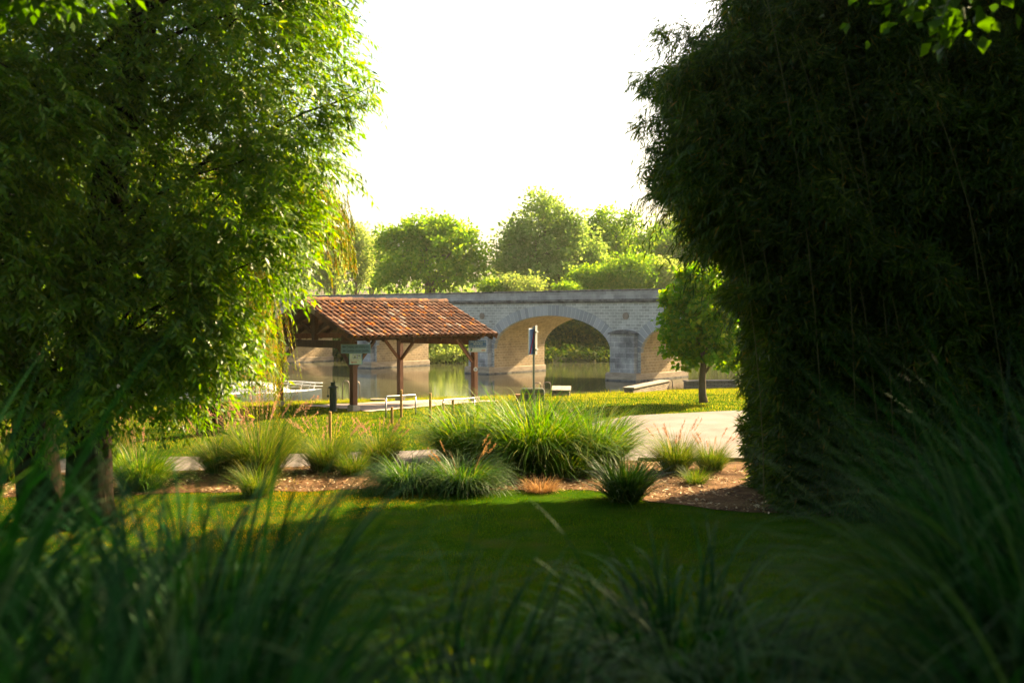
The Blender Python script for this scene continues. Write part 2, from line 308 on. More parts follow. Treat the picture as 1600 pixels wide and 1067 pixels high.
river = MB(); river.quad([(-400,20,WZ),(400,20,WZ),(400,190,WZ),(-400,190,WZ)]); tag(river.build('river', M['water']), kind='structure')

def rough_poly(pts, step=.5, amp=.12):
    out = []; r = random.Random(3)
    for i in range(len(pts)):
        a = Vector(pts[i]); b = Vector(pts[(i+1) % len(pts)]); n = max(1, int((b-a).length/step)); d = (b-a).normalized() if (b-a).length else Vector((0,0)); q = Vector((-d.y, d.x))
        for k in range(n): out.append(a+(b-a)*k/n+q*r.uniform(-amp, amp))
    return out
def sheet(name, poly, z, mat, kind='structure'):
    bm = bmesh.new(); vs = [bm.verts.new((p.x, p.y, z)) for p in poly]; f = bm.faces.new(vs); bm.normal_update()
    if f.normal.z < 0: f.normal_flip()
    bmesh.ops.triangulate(bm, faces=bm.faces[:]); me = bpy.data.meshes.new(name); bm.to_mesh(me); bm.free(); me.materials.append(mat)
    o = bpy.data.objects.new(name, me); COL.objects.link(o); return tag(o, kind=kind)
BED = rough_poly([(-14,15.6), (-6.5,16.6), (-2.5,17.1), (1.3,17.0), (2.2,16.0), (3.6,15.0), (9,14.6), (12,20.4), (8,20.45), (3,20.45), (-2,20.2), (-6.5,19.2), (-14,18.3)])
PATH = rough_poly([(-30,16.6), (-14,18.3), (-6.5,19.15), (-2,20.15), (3,20.5), (8,20.5), (20,20.6), (20,36), (8,31.8), (3.5,29.7), (2.2,27.6), (1,25), (-.6,22.8), (-2.2,22), (-6.6,21.1), (-30,18.6)], .6, .05)
sheet('mulch_bed', BED, .008, M['mulch']); sheet('path', PATH, .012, M['path'])
e = MB()
for a, b2 in (((2.6,20.46),(8,20.46)), ((8,20.46),(14,20.5))): e.bar((*a, .03), (*b2, .03), .08, .10)
tag(e.build('path_kerb', M['edging']), kind='structure')

# shelter frame of reference
SX = Vector((.67, .742, 0)).normalized(); SY = Vector((-SX.y, SX.x, 0)); SHL, SHG = 5.45, 3.96
S0 = Vector((-4.99, 31.3, 0)); SRZ = math.atan2(SX.y, SX.x)
def shw(x, y, z=0): return S0+SX*x+SY*y+Vector((0, 0, z))
# gravel pad draped on the slope
n1_, n2_ = 20, 14; V = []
for j in range(n2_):
    for i in range(n1_):
        jit = .12*math.sin(i*2.1+j*3.7)
        p_ = shw(.1+6.0*i/(n1_-1)+jit, -.75+3.9*j/(n2_-1)+jit); V.append((p_.x, p_.y, float(gz(p_.x, p_.y))+.025))
tag(np_mesh('gravel_pad', np.array(V), [(j*n1_+i, j*n1_+i+1, (j+1)*n1_+i+1, (j+1)*n1_+i) for j in range(n2_-1) for i in range(n1_-1)], M['gravel']), kind='structure')

def inpoly(X, Y, poly):
    ins = np.zeros(len(X), bool); n = len(poly)
    for i in range(n):
        x1, y1 = poly[i]; x2, y2 = poly[(i+1) % n]
        c = ((y1 > Y) != (y2 > Y)); xi = (x2-x1)*(Y-y1)/((y2-y1) if y2 != y1 else 1e-9)+x1; ins ^= c & (X < xi)
    return ins
def inpad(X, Y):
    dx, dy = X-S0.x, Y-S0.y; a = dx*SX.x+dy*SX.y; b = dx*SY.x+dy*SY.y; return (a > .15) & (a < 6.0) & (b > -.7) & (b < 3.0)
def lawn(name, n, y0, y1, size, wid, mat, hw=.60, cond=None):
    Y = np.sqrt(rng.uniform(y0**2, y1**2, n)); X = rng.uniform(-1, 1, n)*(Y*hw+1)
    k = (Y < shoreY(X)+.05) & ~inpad(X, Y) & (~inpoly(X, Y, BED) | (rng.random(n) < .045)) & ~inpoly(X, Y, PATH) & (cond(X, Y) if cond else True); X, Y = X[k], Y[k]; n = len(X)
    P = np.stack([X, Y, gz(X, Y)-.01], 1); cl = .7+.35*pn(P*np.array([1,1,0]), 1.3, 5)+.15*pn(P, 5, 6)
    L = size*np.clip(cl, .3, 1.6)*rng.uniform(.5, 1.5, n); a = rng.uniform(0, 2*np.pi, n)
    edge = shoreY(X)-Y < .5; L = np.where(edge, L*rng.uniform(1, 2.6, n), L)
    D = np.stack([np.cos(a)*.5, np.sin(a)*.5, np.ones(n)], 1); D = unit(D); S = np.stack([-np.sin(a), np.cos(a), np.zeros(n)], 1); wv = wid*rng.uniform(.6, 1.3, n)[:, None]
    V = np.stack([P-S*wv/2, P+S*wv/2, P+D*L[:, None]], 1).reshape(-1, 3)
    return tag(np_mesh(name, V, np.arange(n*3).reshape(-1, 3), mat), 'short lawn grass covering the ground' , 'grass', kind='stuff')
o = lawn('lawn_grass', 330000, 17.0, 49, .085, .016, M['grass']); o['label'] = 'sunlit short lawn grass between bed and river'
def dry_sunz(X, Y): return X < -1.6-.35*(17-Y)+.8*pn(np.stack([X, Y, X*0], 1), 1.1, 31)
o = lawn('lawn_grass', 270000, 3.5, 17.4, .05, .008, M['grass_shaded'], .62, lambda X, Y: ~(dry_sunz(X, Y) & (Y > 12.5))); o['label'] = 'mown lawn grass coloured darker for shade in front of the planted bed'
o = lawn('lawn_grass', 110000, 12.5, 17.4, .045, .010, M['grass_dry_sunlit'], .62, dry_sunz); o['label'] = 'dry strip of lawn with golden sunlight in its colour, beside the trunks of the big tree'
n = 22000; X = rng.uniform(-12, 10, n); Y = rng.uniform(14.5, 20.6, n); k = inpoly(X, Y, BED); X, Y = X[k], Y[k]; n = len(X)
k = pn(np.stack([X, Y, X*0], 1), 1.6, 41) > -.45; X, Y = X[k], Y[k]; n = len(X); a = rng.uniform(0, 6.28, n); P = np.stack([X, Y, .012+rng.uniform(0, .02, n)], 1); D = np.stack([np.cos(a), np.sin(a), rng.normal(size=n)*.25], 1)
N = unit(np.stack([rng.normal(size=n)*.4, rng.normal(size=n)*.4, np.ones(n)], 1)); V, Q = leafgeo(P, D, N, rng.uniform(.04, .12, n), rng.uniform(.015, .04, n), 0, .5)
tag(np_mesh('bark_chips', V, Q, M['chips']), 'loose bark chips spread over the planted bed', 'bark mulch', kind='stuff')

# ------------------------------------------------------------------ bridge
BO = Vector((6.89, 56.4, 0)); BRZ = math.atan2(-.636, .772); SP = 10.87; BW = 5.2; SA = 4.425; SPZ = .9; RISE = 2.1; TOP = 3.80
br = empty('stone_bridge', BO, 'long grey limestone arch bridge with solid parapet crossing the river', 'bridge', rz=BRZ)
acs = [-(5.955+SP*k) for k in range(-2, 8)]   # arch centres in local x (x = -s)
acs.sort(); X0, X1 = acs[0]-SA-3, acs[-1]+SA+12
mb = MB(); sf = MB(); NS = 28
def zarch(dx): return SPZ+RISE*math.sqrt(max(0, 1-(dx/SA)**2))
edges = [X0]+[v for a_ in acs for v in (a_-SA, a_+SA)]+[X1]
for yy, flip in ((0, False), (BW, True)):
    for i in range(0, len(edges), 2):
        a_, b_ = edges[i], edges[i+1]; q = [(a_,yy,-1.8),(b_,yy,-1.8),(b_,yy,TOP),(a_,yy,TOP)]
        mb.quad(q[::-1] if flip else q)
    for c_ in acs:
        th = [math.pi*(1-k/NS) for k in range(NS+1)]; xx = [c_+SA*math.cos(t_) for t_ in th]
        for k in range(NS):
            z0, z1 = zarch(xx[k]-c_), zarch(xx[k+1]-c_); q = [(xx[k],yy,z0),(xx[k+1],yy,z1),(xx[k+1],yy,TOP),(xx[k],yy,TOP)]
            mb.quad(q[::-1] if flip else q)
for c_ in acs:
    pts = [(c_-SA, -1.8)]+[(c_+SA*math.cos(math.pi*(1-k/NS)), zarch(SA*math.cos(math.pi*(1-k/NS)))) for k in range(NS+1)]+[(c_+SA, -1.8)]
    u = 0
    for k in range(len(pts)-1):
        (xa, za), (xb, zb) = pts[k], pts[k+1]; l = math.hypot(xb-xa, zb-za)
        sf.quad([(xa,0,za),(xa,BW,za),(xb,BW,zb),(xb,0,zb)], [(0,u),(BW,u),(BW,u+l),(0,u+l)]); u += l
mb.build('spandrel_wall', M['wall'], br); sf.build('vault', M['soffit'], br, smooth=False)
dk = MB(); dk.box((X0,.0,TOP), (X1,BW,TOP+.02)); dk.build('roadway', M['path'], br)
for yy, s_ in ((0, -1), (BW, 1)):
    c_ = MB(); a_, b_ = (yy-.14, yy+.35) if s_ < 0 else (yy-.35, yy+.14); c_.box((X0,a_,TOP+.02), (X1,b_,TOP+.16)); c_.box((X0,a_+.06,TOP-.07), (X1,b_-.06,TOP+.018)); c_.build('cornice', M['coping'], br, bevel=.02)
    q = MB(); a_, b_ = (yy-.04, yy+.26) if s_ < 0 else (yy-.26, yy+.04); q.box((X0,a_,TOP+.16), (X1,b_,4.40)); q.build('parapet', M['parapet'], br)
    xk = X0; cp = MB()
    while xk < X1: cp.box((xk,a_-.05,4.40+random.uniform(0,.008)), (xk+1.18,b_+.05,4.50+random.uniform(-.008,.008))); xk += 1.2
    cp.build('coping', M['coping'], br, bevel=.015)
def ringpt(c_, th, r, y): # offset outward from the ellipse
    x, z = SA*math.cos(th), RISE*math.sin(th); nx, nz = math.cos(th)/SA, math.sin(th)/RISE; l = math.hypot(nx, nz); return (c_+x+nx/l*r, y, SPZ+z+nz/l*r)
NV = 37
# equal-length division of the ellipse
tt = np.linspace(0, math.pi, 2000); ex, ez = SA*np.cos(tt), RISE*np.sin(tt); cl = np.concatenate([[0], np.cumsum(np.hypot(np.diff(ex), np.diff(ez)))]); tdiv = np.interp(np.linspace(0, cl[-1], NV+1), cl, tt)
for c_ in acs:
    if c_ > 8: continue
    v_ = MB(); j_ = MB()
    for k in range(NV):
        ta, tb = tdiv[k], tdiv[k+1]; g_ = (tb-ta)*.055
        for mbx, t0, t1, r0, r1, y0, y1 in ((v_, ta+g_, tb-g_, -.006, .62, -.05, .25), (j_, ta, tb, -.002, .60, -.035, .2)):
            P8 = [ringpt(c_, t_, r_, y_) for y_ in (y0, y1) for t_, r_ in ((t0, r0), (t0, r1), (t1, r1), (t1, r0))]
            mbx.add([Vector(p_) for p_ in P8], [(3,2,1,0),(4,5,6,7),(0,1,5,4),(1,2,6,5),(2,3,7,6),(3,0,4,7)])
    ar = v_.build('arch_ring', M['vouss'], br); j_.build('mortar_joint', M['joint'], ar)
for k in range(len(acs)-1):
    c_ = (acs[k]+acs[k+1])/2
    if c_ > 14: continue
    b_ = MB(); hw = .82; b_.box((c_-hw,-.42,-1.8), (c_+hw,.0,1.94)); bt = b_.build('pier_buttress', M['ashlar'], br, bevel=.02)
    h_ = MB(); pr = [(c_-.9, 1.94)]+[(c_-.9+1.8*i/12, 2.0+.20*math.sin(math.pi*i/12)) for i in range(13)]+[(c_+.9, 1.94)]
    m_ = len(pr); h_.add([Vector((x_, y_, z_)) for y_ in (-.52, -.002) for x_, z_ in pr], [tuple(range(m_)), tuple(range(2*m_-1, m_-1, -1))]+[(i, m_+i, m_+(i+1) % m_, (i+1) % m_) for i in range(m_)])
    h_.build('buttress_cap', M['coping'], bt)
    pl = MB(); pl.box((c_-1.04,-.55,-1.8), (c_+1.04,BW+.12,-.30)); pl.box((c_-1.0,-.51,-.30), (c_+1.0,BW+.08,-.24)); pp_ = pl.build('pier_plinth', M['plinth'], br, bevel=.03); tm = MB(); tm.box((c_-1.045,-.556,-.75), (c_+1.045,BW+.126,-.62)); tm.build('tide_mark', M['coping'], pp_)
    md = MB(); md.tube([(c_,-.04,2.97), (c_,.05,2.97)], .21, 12); md.box((c_-.13,-.06,2.86), (c_+.13,-.03,3.10)); md.build('stone_plaque', M['slab'], br)

# ------------------------------------------------------------------ shelter
sh = empty('timber_shelter', S0, 'open brown timber shelter with mossy clay tile roof beside the river', 'shelter', rz=SRZ)
g2 = SHG/2; EV = .55; OX = .45; SL = (3.44-2.31)/(g2+EV); cosr = 1/math.hypot(1, SL)
def rz_(y): return 2.31+SL*(y+EV) if y <= g2 else 2.31+SL*(SHG+EV-y)
for (x, y) in ((0,0), (0,SHG), (SHL,SHG), (SHL,0)):
    p_ = shw(x, y); zb = float(gz(p_.x, p_.y)); q = MB(); q.box((x-.09,y-.09,zb+.19), (x+.09,y+.09,2.2)); po = q.build('post', M['post_wood'], sh, bevel=.008)
    q = MB(); q.box((x-.14,y-.14,zb-.1), (x+.14,y+.14,zb+.185)); q.build('concrete_base', M['concrete'], po, bevel=.015)
for y in (0, SHG):
    q = MB(); q.box((-.42,y-.08,2.205), (SHL+.42,y+.08,2.38)); q.build('wall_plate', M['wood'], sh, bevel=.006)
for x in (0, SHL):
    q = MB(); q.box((x-.07,.095,1.96), (x+.07,SHG-.095,2.20)); q.build('tie_beam', M['wood'], sh, bevel=.006)
    q = MB(); q.box((x-.08,g2-.08,2.202), (x+.08,g2+.08,3.30)); kp = q.build('king_post', M['wood'], sh)
    for s_ in (0, 1):
        f_ = (lambda y: y) if not s_ else (lambda y: SHG-y)
        q = MB(); q.bar((x, f_(.05), 2.30), (x, f_(g2-.09), rz_(g2)-.30), .12, .17); q.build('principal_rafter', M['wood'], sh)
        q = MB(); q.bar((x, f_(g2-.08), 2.42), (x, f_(g2-.85), 2.80), .09, .10); q.build('strut', M['wood'], kp)
for (x, y) in ((0,0), (0,SHG), (SHL,SHG), (SHL,0)):
    s_ = 1 if x == 0 else -1; q = MB(); q.bar((x+s_*.08, y, 1.38), (x+s_*.86, y, 2.20), .09, .09); q.build('brace', M['post_wood'], sh)
    s2 = 1 if y == 0 else -1; q = MB(); q.bar((x, y+s2*.08, 1.35), (x, y+s2*.72, 1.97), .09, .09); q.build('brace', M['wood'], sh)
    s3 = -s_
for s_ in (0, 1):
    f_ = (lambda y: y) if not s_ else (lambda y: SHG-y)
    rb = MB()
    for i in range(11):
        x = -OX+.06+(SHL+2*OX-.12)*i/10; rb.bar((x, f_(-EV+.04), rz_(-EV)-.10), (x, f_(g2), rz_(g2)-.13), .07, .11)
    rb.build('rafters', M['wood'], sh)
    dkx = MB(); a_ = [(-OX, f_(-EV), rz_(-EV)-.04), (SHL+OX, f_(-EV), rz_(-EV)-.04), (SHL+OX, f_(g2), rz_(g2)-.04), (-OX, f_(g2), rz_(g2)-.04)]
    b_ = [(p_[0], p_[1], p_[2]+.03) for p_ in a_]; dkx.add([Vector(p_) for p_ in a_+b_], [(0,3,2,1),(4,5,6,7),(0,1,5,4),(1,2,6,5),(2,3,7,6),(3,0,4,7)]); dkx.build('roof_boards', M['wood'], sh)
    tl = MB(); ncol = 27; pitch = (SHL+2*OX)/ncol; nrow = 9; slen = (g2+EV)/cosr+.06
    up = Vector((0, 1 if not s_ else -1, SL)).normalized(); nrm = Vector((0, -SL if not s_ else SL, 1)).normalized(); ax = Vector((1,0,0))
    base0 = Vector((0, f_(-EV-.07), rz_(-EV)-.04))
    for c_ in range(ncol+1):
        for typ in (0, 1):
            if typ == 0 and c_ == ncol: continue
            xc = -OX+pitch*(c_+(.5 if typ == 0 else 0))
            for r_ in range(nrow):
                st = slen/nrow; j = random.uniform(-.012, .012); u0 = r_*st-(.03 if r_ else 0); u1 = u0+st+.07
                if u1 > slen: u1 = slen
                lift0 = .045+random.uniform(-.006,.008) if typ else .012; lift1 = lift0-.02
                ra, rb_ = ((.098, .078) if typ else (.085, .10)); vs = []
                jx = random.uniform(-.012, .012)
                for (u_, rr, lf, jj) in ((u0, ra, lift0, j), (u1, rb_, lift1, j+jx)):
                    for k in range(7):
                        an = math.pi*k/6; hx = math.cos(an)*rr; hz = math.sin(an)*rr*.85
                        if not typ: hz = -hz+.075
                        vs.append(base0+up*u_+ax*(xc+jj+hx)+nrm*(hz+lf+.012))
                for k in range(7):  # thickness at the lower lip
                    an = math.pi*k/6; hx = math.cos(an)*(ra-.016); hz = math.sin(an)*(ra-.016)*.85
                    if not typ: hz = -hz+.075
                    vs.append(base0+up*(u0+.002)+ax*(xc+j+hx)+nrm*(hz+lift0+.012))
                fs = [(k, k+1, 7+k+1, 7+k) for k in range(6)]+[(14+k, 14+k+1, k+1, k) for k in range(6)]
                tl.add(vs, fs)
    # verge tiles hanging over the gable ends
    for xe, sg in ((-OX, -1), (SHL+OX, 1)):
        for r_ in range(7):
            u0 = r_*slen/7; p0 = base0+up*u0+ax*(xe+sg*.085)+nrm*(-.02+.014); p1 = base0+up*(u0+slen/7+.03)+ax*(xe+sg*.085)+nrm*-.02; tl.bar(p0, p1, .022, .17)
    tl.build('roof_tiles', M['tile'], sh)
rt = MB(); nr = 13; L_ = (SHL+2*OX+.1)/nr
for i in range(nr):
    x0 = -OX-.08+i*L_; vs = []
    for x_, rr, dz in ((x0, .135, .0), (x0+L_+.05, .15, .022)):
        for k in range(9):
            an = math.pi*k/8; vs.append(Vector((x_, g2+math.cos(an)*rr, rz_(g2)+.045+dz+math.sin(an)*rr*.8)))
    rt.add(vs, [(k, k+1, 10+k, 9+k) for k in range(8)]+[tuple(range(9)), tuple(range(17, 8, -1))])
rt.build('ridge_tiles', M['tile'], sh)

# ------------------------------------------------------------------ signs
def text(s, size, mat, parent, loc, rot=(R(90),0,0), name='lettering', align='LEFT', sx=1):
    cu = bpy.data.curves.new('tmp', 'FONT'); cu.body = s; cu.size = size; cu.align_x = align; cu.extrude = .0015
    ob = bpy.data.objects.new('tmp', cu); COL.objects.link(ob); dg = bpy.context.evaluated_depsgraph_get(); dg.update()
    me = bpy.data.meshes.new_from_object(ob.evaluated_get(dg)); bpy.data.objects.remove(ob)
    me.materials.clear(); me.materials.append(mat); me.name = name
    o = bpy.data.objects.new(name, me); COL.objects.link(o); o.parent = parent; o.location = loc; o.rotation_euler = rot; o.scale = (sx, 1, 1); return o
def facing(p): return math.atan2(-p.x, p.y)
p_ = wp(556, 545, 31.05); rz0 = facing(p_)*.6
s1 = empty('direction_sign', p_, 'blue-green board with two left arrows about camping and canoe hire on the shelter corner post', 'sign', rz=rz0)
q = MB(); q.box((-.455,-.012,-.135), (.455,.012,.135)); q.build('board', M['sign_green'], s1, bevel=.006)
q = MB()
for a_, b_ in (((-.465,-.016,-.145),(.465,.016,-.1355)), ((-.465,-.016,.1355),(.465,.016,.145)), ((-.465,-.016,-.1355),(-.4555,.016,.1355)), ((.4555,-.016,-.1355),(.465,.016,.1355))): q.box(a_, b_)
q.build('rim', M['sign_edge'], s1)
q = MB()
for z_ in (.06, -.06):
    q = MB(); q.box((-.40,-.0155,z_-.010), (-.32,-.0125,z_+.010)); 
    for s_ in (1, -1): q.bar((-.41,-.014,z_), (-.375,-.014,z_+s_*.035), .003, .02, Vector((0,1,0)))
    q.build('arrow', M['black'], s1)
text('Camping - aire camping-cars', .105, M['black'], s1, (-.28,-.0135,.035), sx=.56); text('Location canoë - paddle', .105, M['black'], s1, (-.28,-.0135,-.09), sx=.66)
p_ = wp(555.5, 561, 31.05)
s2 = empty('direction_sign', p_, 'small white sign with cyan border, two pictograms and a red left arrow', 'sign', rz=rz0)
q = MB(); q.box((-.205,-.01,-.17), (.205,.01,.17)); q.build('border', M['cyan'], s2)
q = MB(); q.box((-.188,-.014,-.155), (.188,-.0105,.165)); q.build('panel', M['sign_white'], s2)
for x_ in (-.02, .115):
    q = MB(); q.box((x_-.068,-.018,.01), (x_+.068,-.0145,.15)); pf = q.build('pictogram', M['violet'], s2)
    q = MB(); q.box((x_-.05,-.021,.028), (x_+.05,-.0185,.132)); w_ = q.build('pictogram_field', M['sign_white'], pf)
    q = MB()
    if x_ < 0: q.tube([(x_,-.022,.095), (x_,-.0195,.095)], .014, 10); q.bar((x_,-.021,.085), (x_,-.021,.05), .03, .002); q.bar((x_-.03,-.021,.045), (x_+.03,-.021,.045), .003, .014)
    else: q.bar((x_-.035,-.021,.10), (x_+.01,-.021,.115), .003, .02); q.bar((x_,-.021,.11), (x_+.035,-.021,.075), .003, .014); q.bar((x_-.03,-.021,.06), (x_+.03,-.021,.055), .003, .008)
    q.build('pictogram_figure', M['black'], pf)
q = MB(); q.box((-.12,-.017,-.112), (.04,-.0145,-.092)); q.add([Vector(v) for v in ((-.155,-.0165,-.102),(-.10,-.0165,-.075),(-.10,-.0165,-.129))], [(0,2,1)]); q.build('red_arrow', M['red'], s2)
text('Services camping-cars', .035, M['red'], s2, (-.16,-.0152,-.045), sx=.85)
p_ = wp(746, 541, 34.9)
s3 = empty('service_area_sign', p_, 'rounded blue and white service area sign on the right shelter post', 'sign', rz=R(14))
q = MB(); q.box((-.315,-.012,-.2), (.315,.012,-.056)); q.build('white_panel', M['sign_white'], s3, bevel=.01)
q = MB(); q.box((-.315,-.012,-.054), (.315,.012,.21)); q.build('blue_panel', M['sign_blue'], s3, bevel=.01)
text('Aire de service de', .075, M['sign_white'], s3, (.02,-.0135,.135), align='CENTER'); text('BOURG', .095, M['sign_white'], s3, (.02,-.0135,.05), align='CENTER'); text('CT de Bourg-Charente', .065, M['sign_white'], s3, (.02,-.0135,-.03), align='CENTER')
q = MB(); q.box((-.27,-.017,-.115), (-.235,-.0125,-.07)); q.build('logo', M['violet'], s3)
q = MB(); q.box((-.232,-.017,-.135), (-.19,-.0125,-.07)); q.box((-.27,-.017,-.17), (-.21,-.0125,-.14)); q.build('logo', M['sgreen'], s3)
q = MB(); q.box((.14,-.016,-.165), (.28,-.0125,-.125)); q.build('logo', M['orange'], s3)
p_ = wp(743, 577, 35.05); s4 = empty('round_marker', p_, 'small round white disc with blue centre fixed to the right shelter post', 'marker', rz=R(14))
q = MB(); q.tube([(0,-.014,0), (0,.014,0)], .075, 20); q.build('disc', M['sign_white'], s4)
q = MB(); q.tube([(0,-.02,-.01), (0,-.0145,-.01)], .035, 14); q.build('emblem', M['violet'], s4)

# pole with two plates seen nearly edge-on
b0 = gp(834, 634); b0.z = float(gz(b0.x, b0.y))
pl = empty('signpost', b0, 'tall grey post with navigation plates seen edge on behind the ornamental grass', 'signpost')
HP = CAMZ-(508-HY)/F*b0.y-b0.z
q = MB(); q.box((-.035,-.06,-.2), (.035,.06,HP-.05)); q.build('pole', M['steel'], pl, bevel=.01)
zt, zb_ = HP-.05, HP-.98; a1 = R(62)
c1, s1_ = math.cos(a1), math.sin(a1)
Mx = Matrix.Translation(Vector((-.04,-.16,0))) @ Matrix.Rotation(a1, 4, 'Z')
q = MB(); q.box((-.30,-.012,zb_), (.14,.012,zt-.05), Mx); f1 = q.build('sign_plate', M['sign_white'], pl)
q = MB(); q.box((-.28,-.018,zb_+.02), (.12,-.0125,zt-.08), Mx); q.build('blue_field', M['sign_blue'], f1)
q = MB(); q.bar(Mx @ Vector((-.26,-.021,zb_+.04)), Mx @ Vector((.11,-.021,zt-.1)), .006, .06, Mx.to_3x3() @ Vector((0,-1,0))); q.build('red_stripe', M['red'], f1)
Mx2 = Matrix.Translation(Vector((.075,.0,0))) @ Matrix.Rotation(R(80), 4, 'Z')
q = MB(); q.box((-.22,-.012,zb_), (.22,.012,zt+.04), Mx2); f2 = q.build('sign_plate', M['steel'], pl)
for z_ in (zb_+.15, zt-.2): q = MB(); q.box((-.2,-.05,z_), (.2,-.014,z_+.05), Mx2); q.build('bracket', M['steel'], f2)

# low information panel
a_ = gp(813.5, 629); p_ = gp(832, 629); sc_ = F/p_.y
ip = empty('information_panel', p_, 'low olive panel in a rounded pale frame behind the grey signpost', 'panel')
hw_, hh = 18/sc_, 22/sc_
q = MB(); q.tube([(-hw_,0,-.05), (-hw_,0,hh-.06), (-hw_+.06,0,hh), (hw_-.06,0,hh), (hw_,0,hh-.06), (hw_,0,-.05)], .018, 8); q.build('frame', M['sign_edge'], ip, smooth=True)
q = MB(); q.box((-hw_+.02,-.01,.03), (hw_-.02,.01,hh-.03)); pb = q.build('board', m_plain('olive_board', (.13,.13,.075), .6), ip)
q = MB(); q.box((-hw_+.02,-.03,hh*.6), (hw_-.02,-.012,hh*.66)); q.build('rail', M['stake'], pb)

# ladder handrails at the water's edge
def loop_rail(px, top, bot, wpx, D, label, rungs=False):
    X = (px-800)/F*D; Y = float(D); zt = CAMZ-(top-HY)/F*D; zb = WZ-.2; hw = wpx/2/F*D
    o = empty('ladder_handrail', (X, Y, zb), label, 'handrail', 'metal ladder handrails at the water edge', rz=R(15))
    h = zt-zb; q = MB(); pts = [(-hw,0,0), (-hw,0,h-.12), (-hw+.04,0,h-.03), (-hw+.1,0,h), (hw-.1,0,h), (hw-.04,0,h-.03), (hw,0,h-.12), (hw,0,0)]
    q.tube(pts, .02, 8); q.build('tube', M['rust_steel'], o, smooth=True)
    if rungs:
        for z in (h*.35, h*.55): q = MB(); q.tube([(-hw,0,z), (hw,0,z)], .012, 6); q.build('rung', M['rust_steel'], o)
for a_ in ((840, 598, 622, 11, 43.6, 'rusty metal loop handrail just behind the grey signpost'), (855, 597, 622, 11.5, 43.8, 'metal loop handrail with rungs between signpost and stone bench', True),
           (540, 595, 628, 10, 41.5, 'metal loop handrail seen left of the shelter corner post'), (556.5, 596, 628, 10, 41.6, 'metal loop handrail half hidden by the shelter corner post'),
           (1033, 593, 608, 12, 47.6, 'left of two metal loops at the end of the long stone bench'), (1045.5, 593, 608, 12, 47.9, 'right of two metal loops at the end of the long stone bench')): loop_rail(*a_)

# stone benches
def bench(pa, pb, wd, h, label):
    """pa, pb: near-side ends (world), extends wd to the back"""
    d = (pb-pa); L = d.length; rz = math.atan2(d.y, d.x); zb = max(pa.z, pb.z)
    o = empty('stone_bench', (pa.x, pa.y, zb), label, 'bench', 'dry stone benches by the river', rz=rz)
    q = MB(); q.box((0,0,-.4), (L,wd,h-.06)); q.build('stone_base', M['rock'], o, bevel=.015)
    n_ = max(2, int(L/.9)); 
    for i in range(n_):
        q = MB(); q.box((L*i/n_-.04*(i == 0)+.006,-.05,h-.058+random.uniform(0,.006)), (L*(i+1)/n_+.04*(i == n_-1),wd+.05,h+random.uniform(-.004,.006))); q.build('slab', M['slab'], o, bevel=.01)
def at(px, py, D): v = wp(px, py, D); return v
A = at(884, 622, 40.4); B = at(899, 618, 42.6); 
def flat(v): v.z = float(gz(v.x, v.y)); return v
A = flat(wp(862, 624, 40.2)); B = flat(wp(890, 624, 40.2)); A.z -= .03
bench(Vector((A.x, 40.2, A.z)), Vector((B.x, 40.15, A.z)), 2.3, .30, 'short dry stone bench with flat slabs beside the ladder handrails')
A = flat(wp(990, 616, 41.8)); B = flat(wp(1046, 606, 46.6)); A.z -= .1; bench(A, B, .42, .34, 'long dry stone bench pointing towards the river bridge pier')
A = flat(wp(1074, 608, 46.2)); B = flat(wp(1150, 607, 46.6)); bench(A, B, .5, .36, 'long dry stone bench behind the trunk of the young lime tree')
p_ = gp(590, 627); o = MB(); o.box((p_.x-.3,p_.y-.1,p_.z-.02), (p_.x+.3,p_.y+.25,p_.z+.09)); tag(o.build('edging_stone', M['slab'], bevel=.03), 'low pale flat stone lying at the water edge behind the shelter', 'stone')
p_ = gp(810, 627); o = MB(); o.box((p_.x-.09,p_.y-.1,p_.z-.1), (p_.x+.09,p_.y+.1,p_.z+.22)); o.box((p_.x-.11,p_.y-.12,p_.z+.222), (p_.x+.11,p_.y+.12,p_.z+.25)); tag(o.build('mooring_block', m_noise('red_block', [(.3,.10,.06,.3), (.45,.2,.12,.7)], 8), bevel=.01), 'small reddish block at the water edge beside the low panel', 'block')

# green standpipe
p_ = gp(520, 642); st = empty('water_standpipe', p_, 'dark green cast iron standpipe with cap and handle beside the shelter', 'standpipe')
q = MB(); q.lathe([(.125,-.05), (.125,.0), (.112,.03), (.112,.70), (.118,.72)]); q.build('body', M['dark_green'], st, smooth=False)
q = MB(); q.lathe([(.155,.722), (.155,.745), (.12,.77), (.075,.79), (.07,.86), (.08,.87), (.08,.9), (.04,.905)]); q.build('cap', M['dark_green'], st)
q = MB(); q.tube([(-.15,-.02,.74), (-.165,-.02,.6), (-.16,-.02,.48)], .008, 6); q.lathe([(.02,.43), (.035,.45), (.035,.49), (.015,.51)], (-.16,-.02,0), 10); q.build('handle', M['dark_green'], st)
q = MB(); q.tube([(.04,0,.9), (.04,0,.95)], .015, 6); q.build('pin', M['dark_green'], st)

# wooden stakes
for px, top, bot, r_, lab in ((515, 643, 693, .035, 'short orange wooden stake standing in pink fountain grass'), (612, 636, 662, .035, 'short wooden stake left of the tall one in front of the left steel hoop'),
    (626.5, 609, 652, .038, 'tall wooden stake in front of the left steel hoop'), (672, 614, 661, .038, 'wooden stake standing alone between the two steel hoops'),
    (692.5, 629, 668, .038, 'short thick wooden stake at the left end of the right steel hoop'), (707.5, 622, 652, .038, 'wooden stake in front of the right steel hoop')):
    b_ = gp(px, bot); h = CAMZ-(top-HY)/F*b_.y-b_.z; q = MB(); q.tube([(0,0,-.1), (0,0,h-.02), (0,0,h)], [r_, r_, r_*.8], 10)
    o = q.build('wooden_stake', M['stake']); o.location = b_; tag(o, lab, 'stake', 'wooden stakes in front of the shelter')
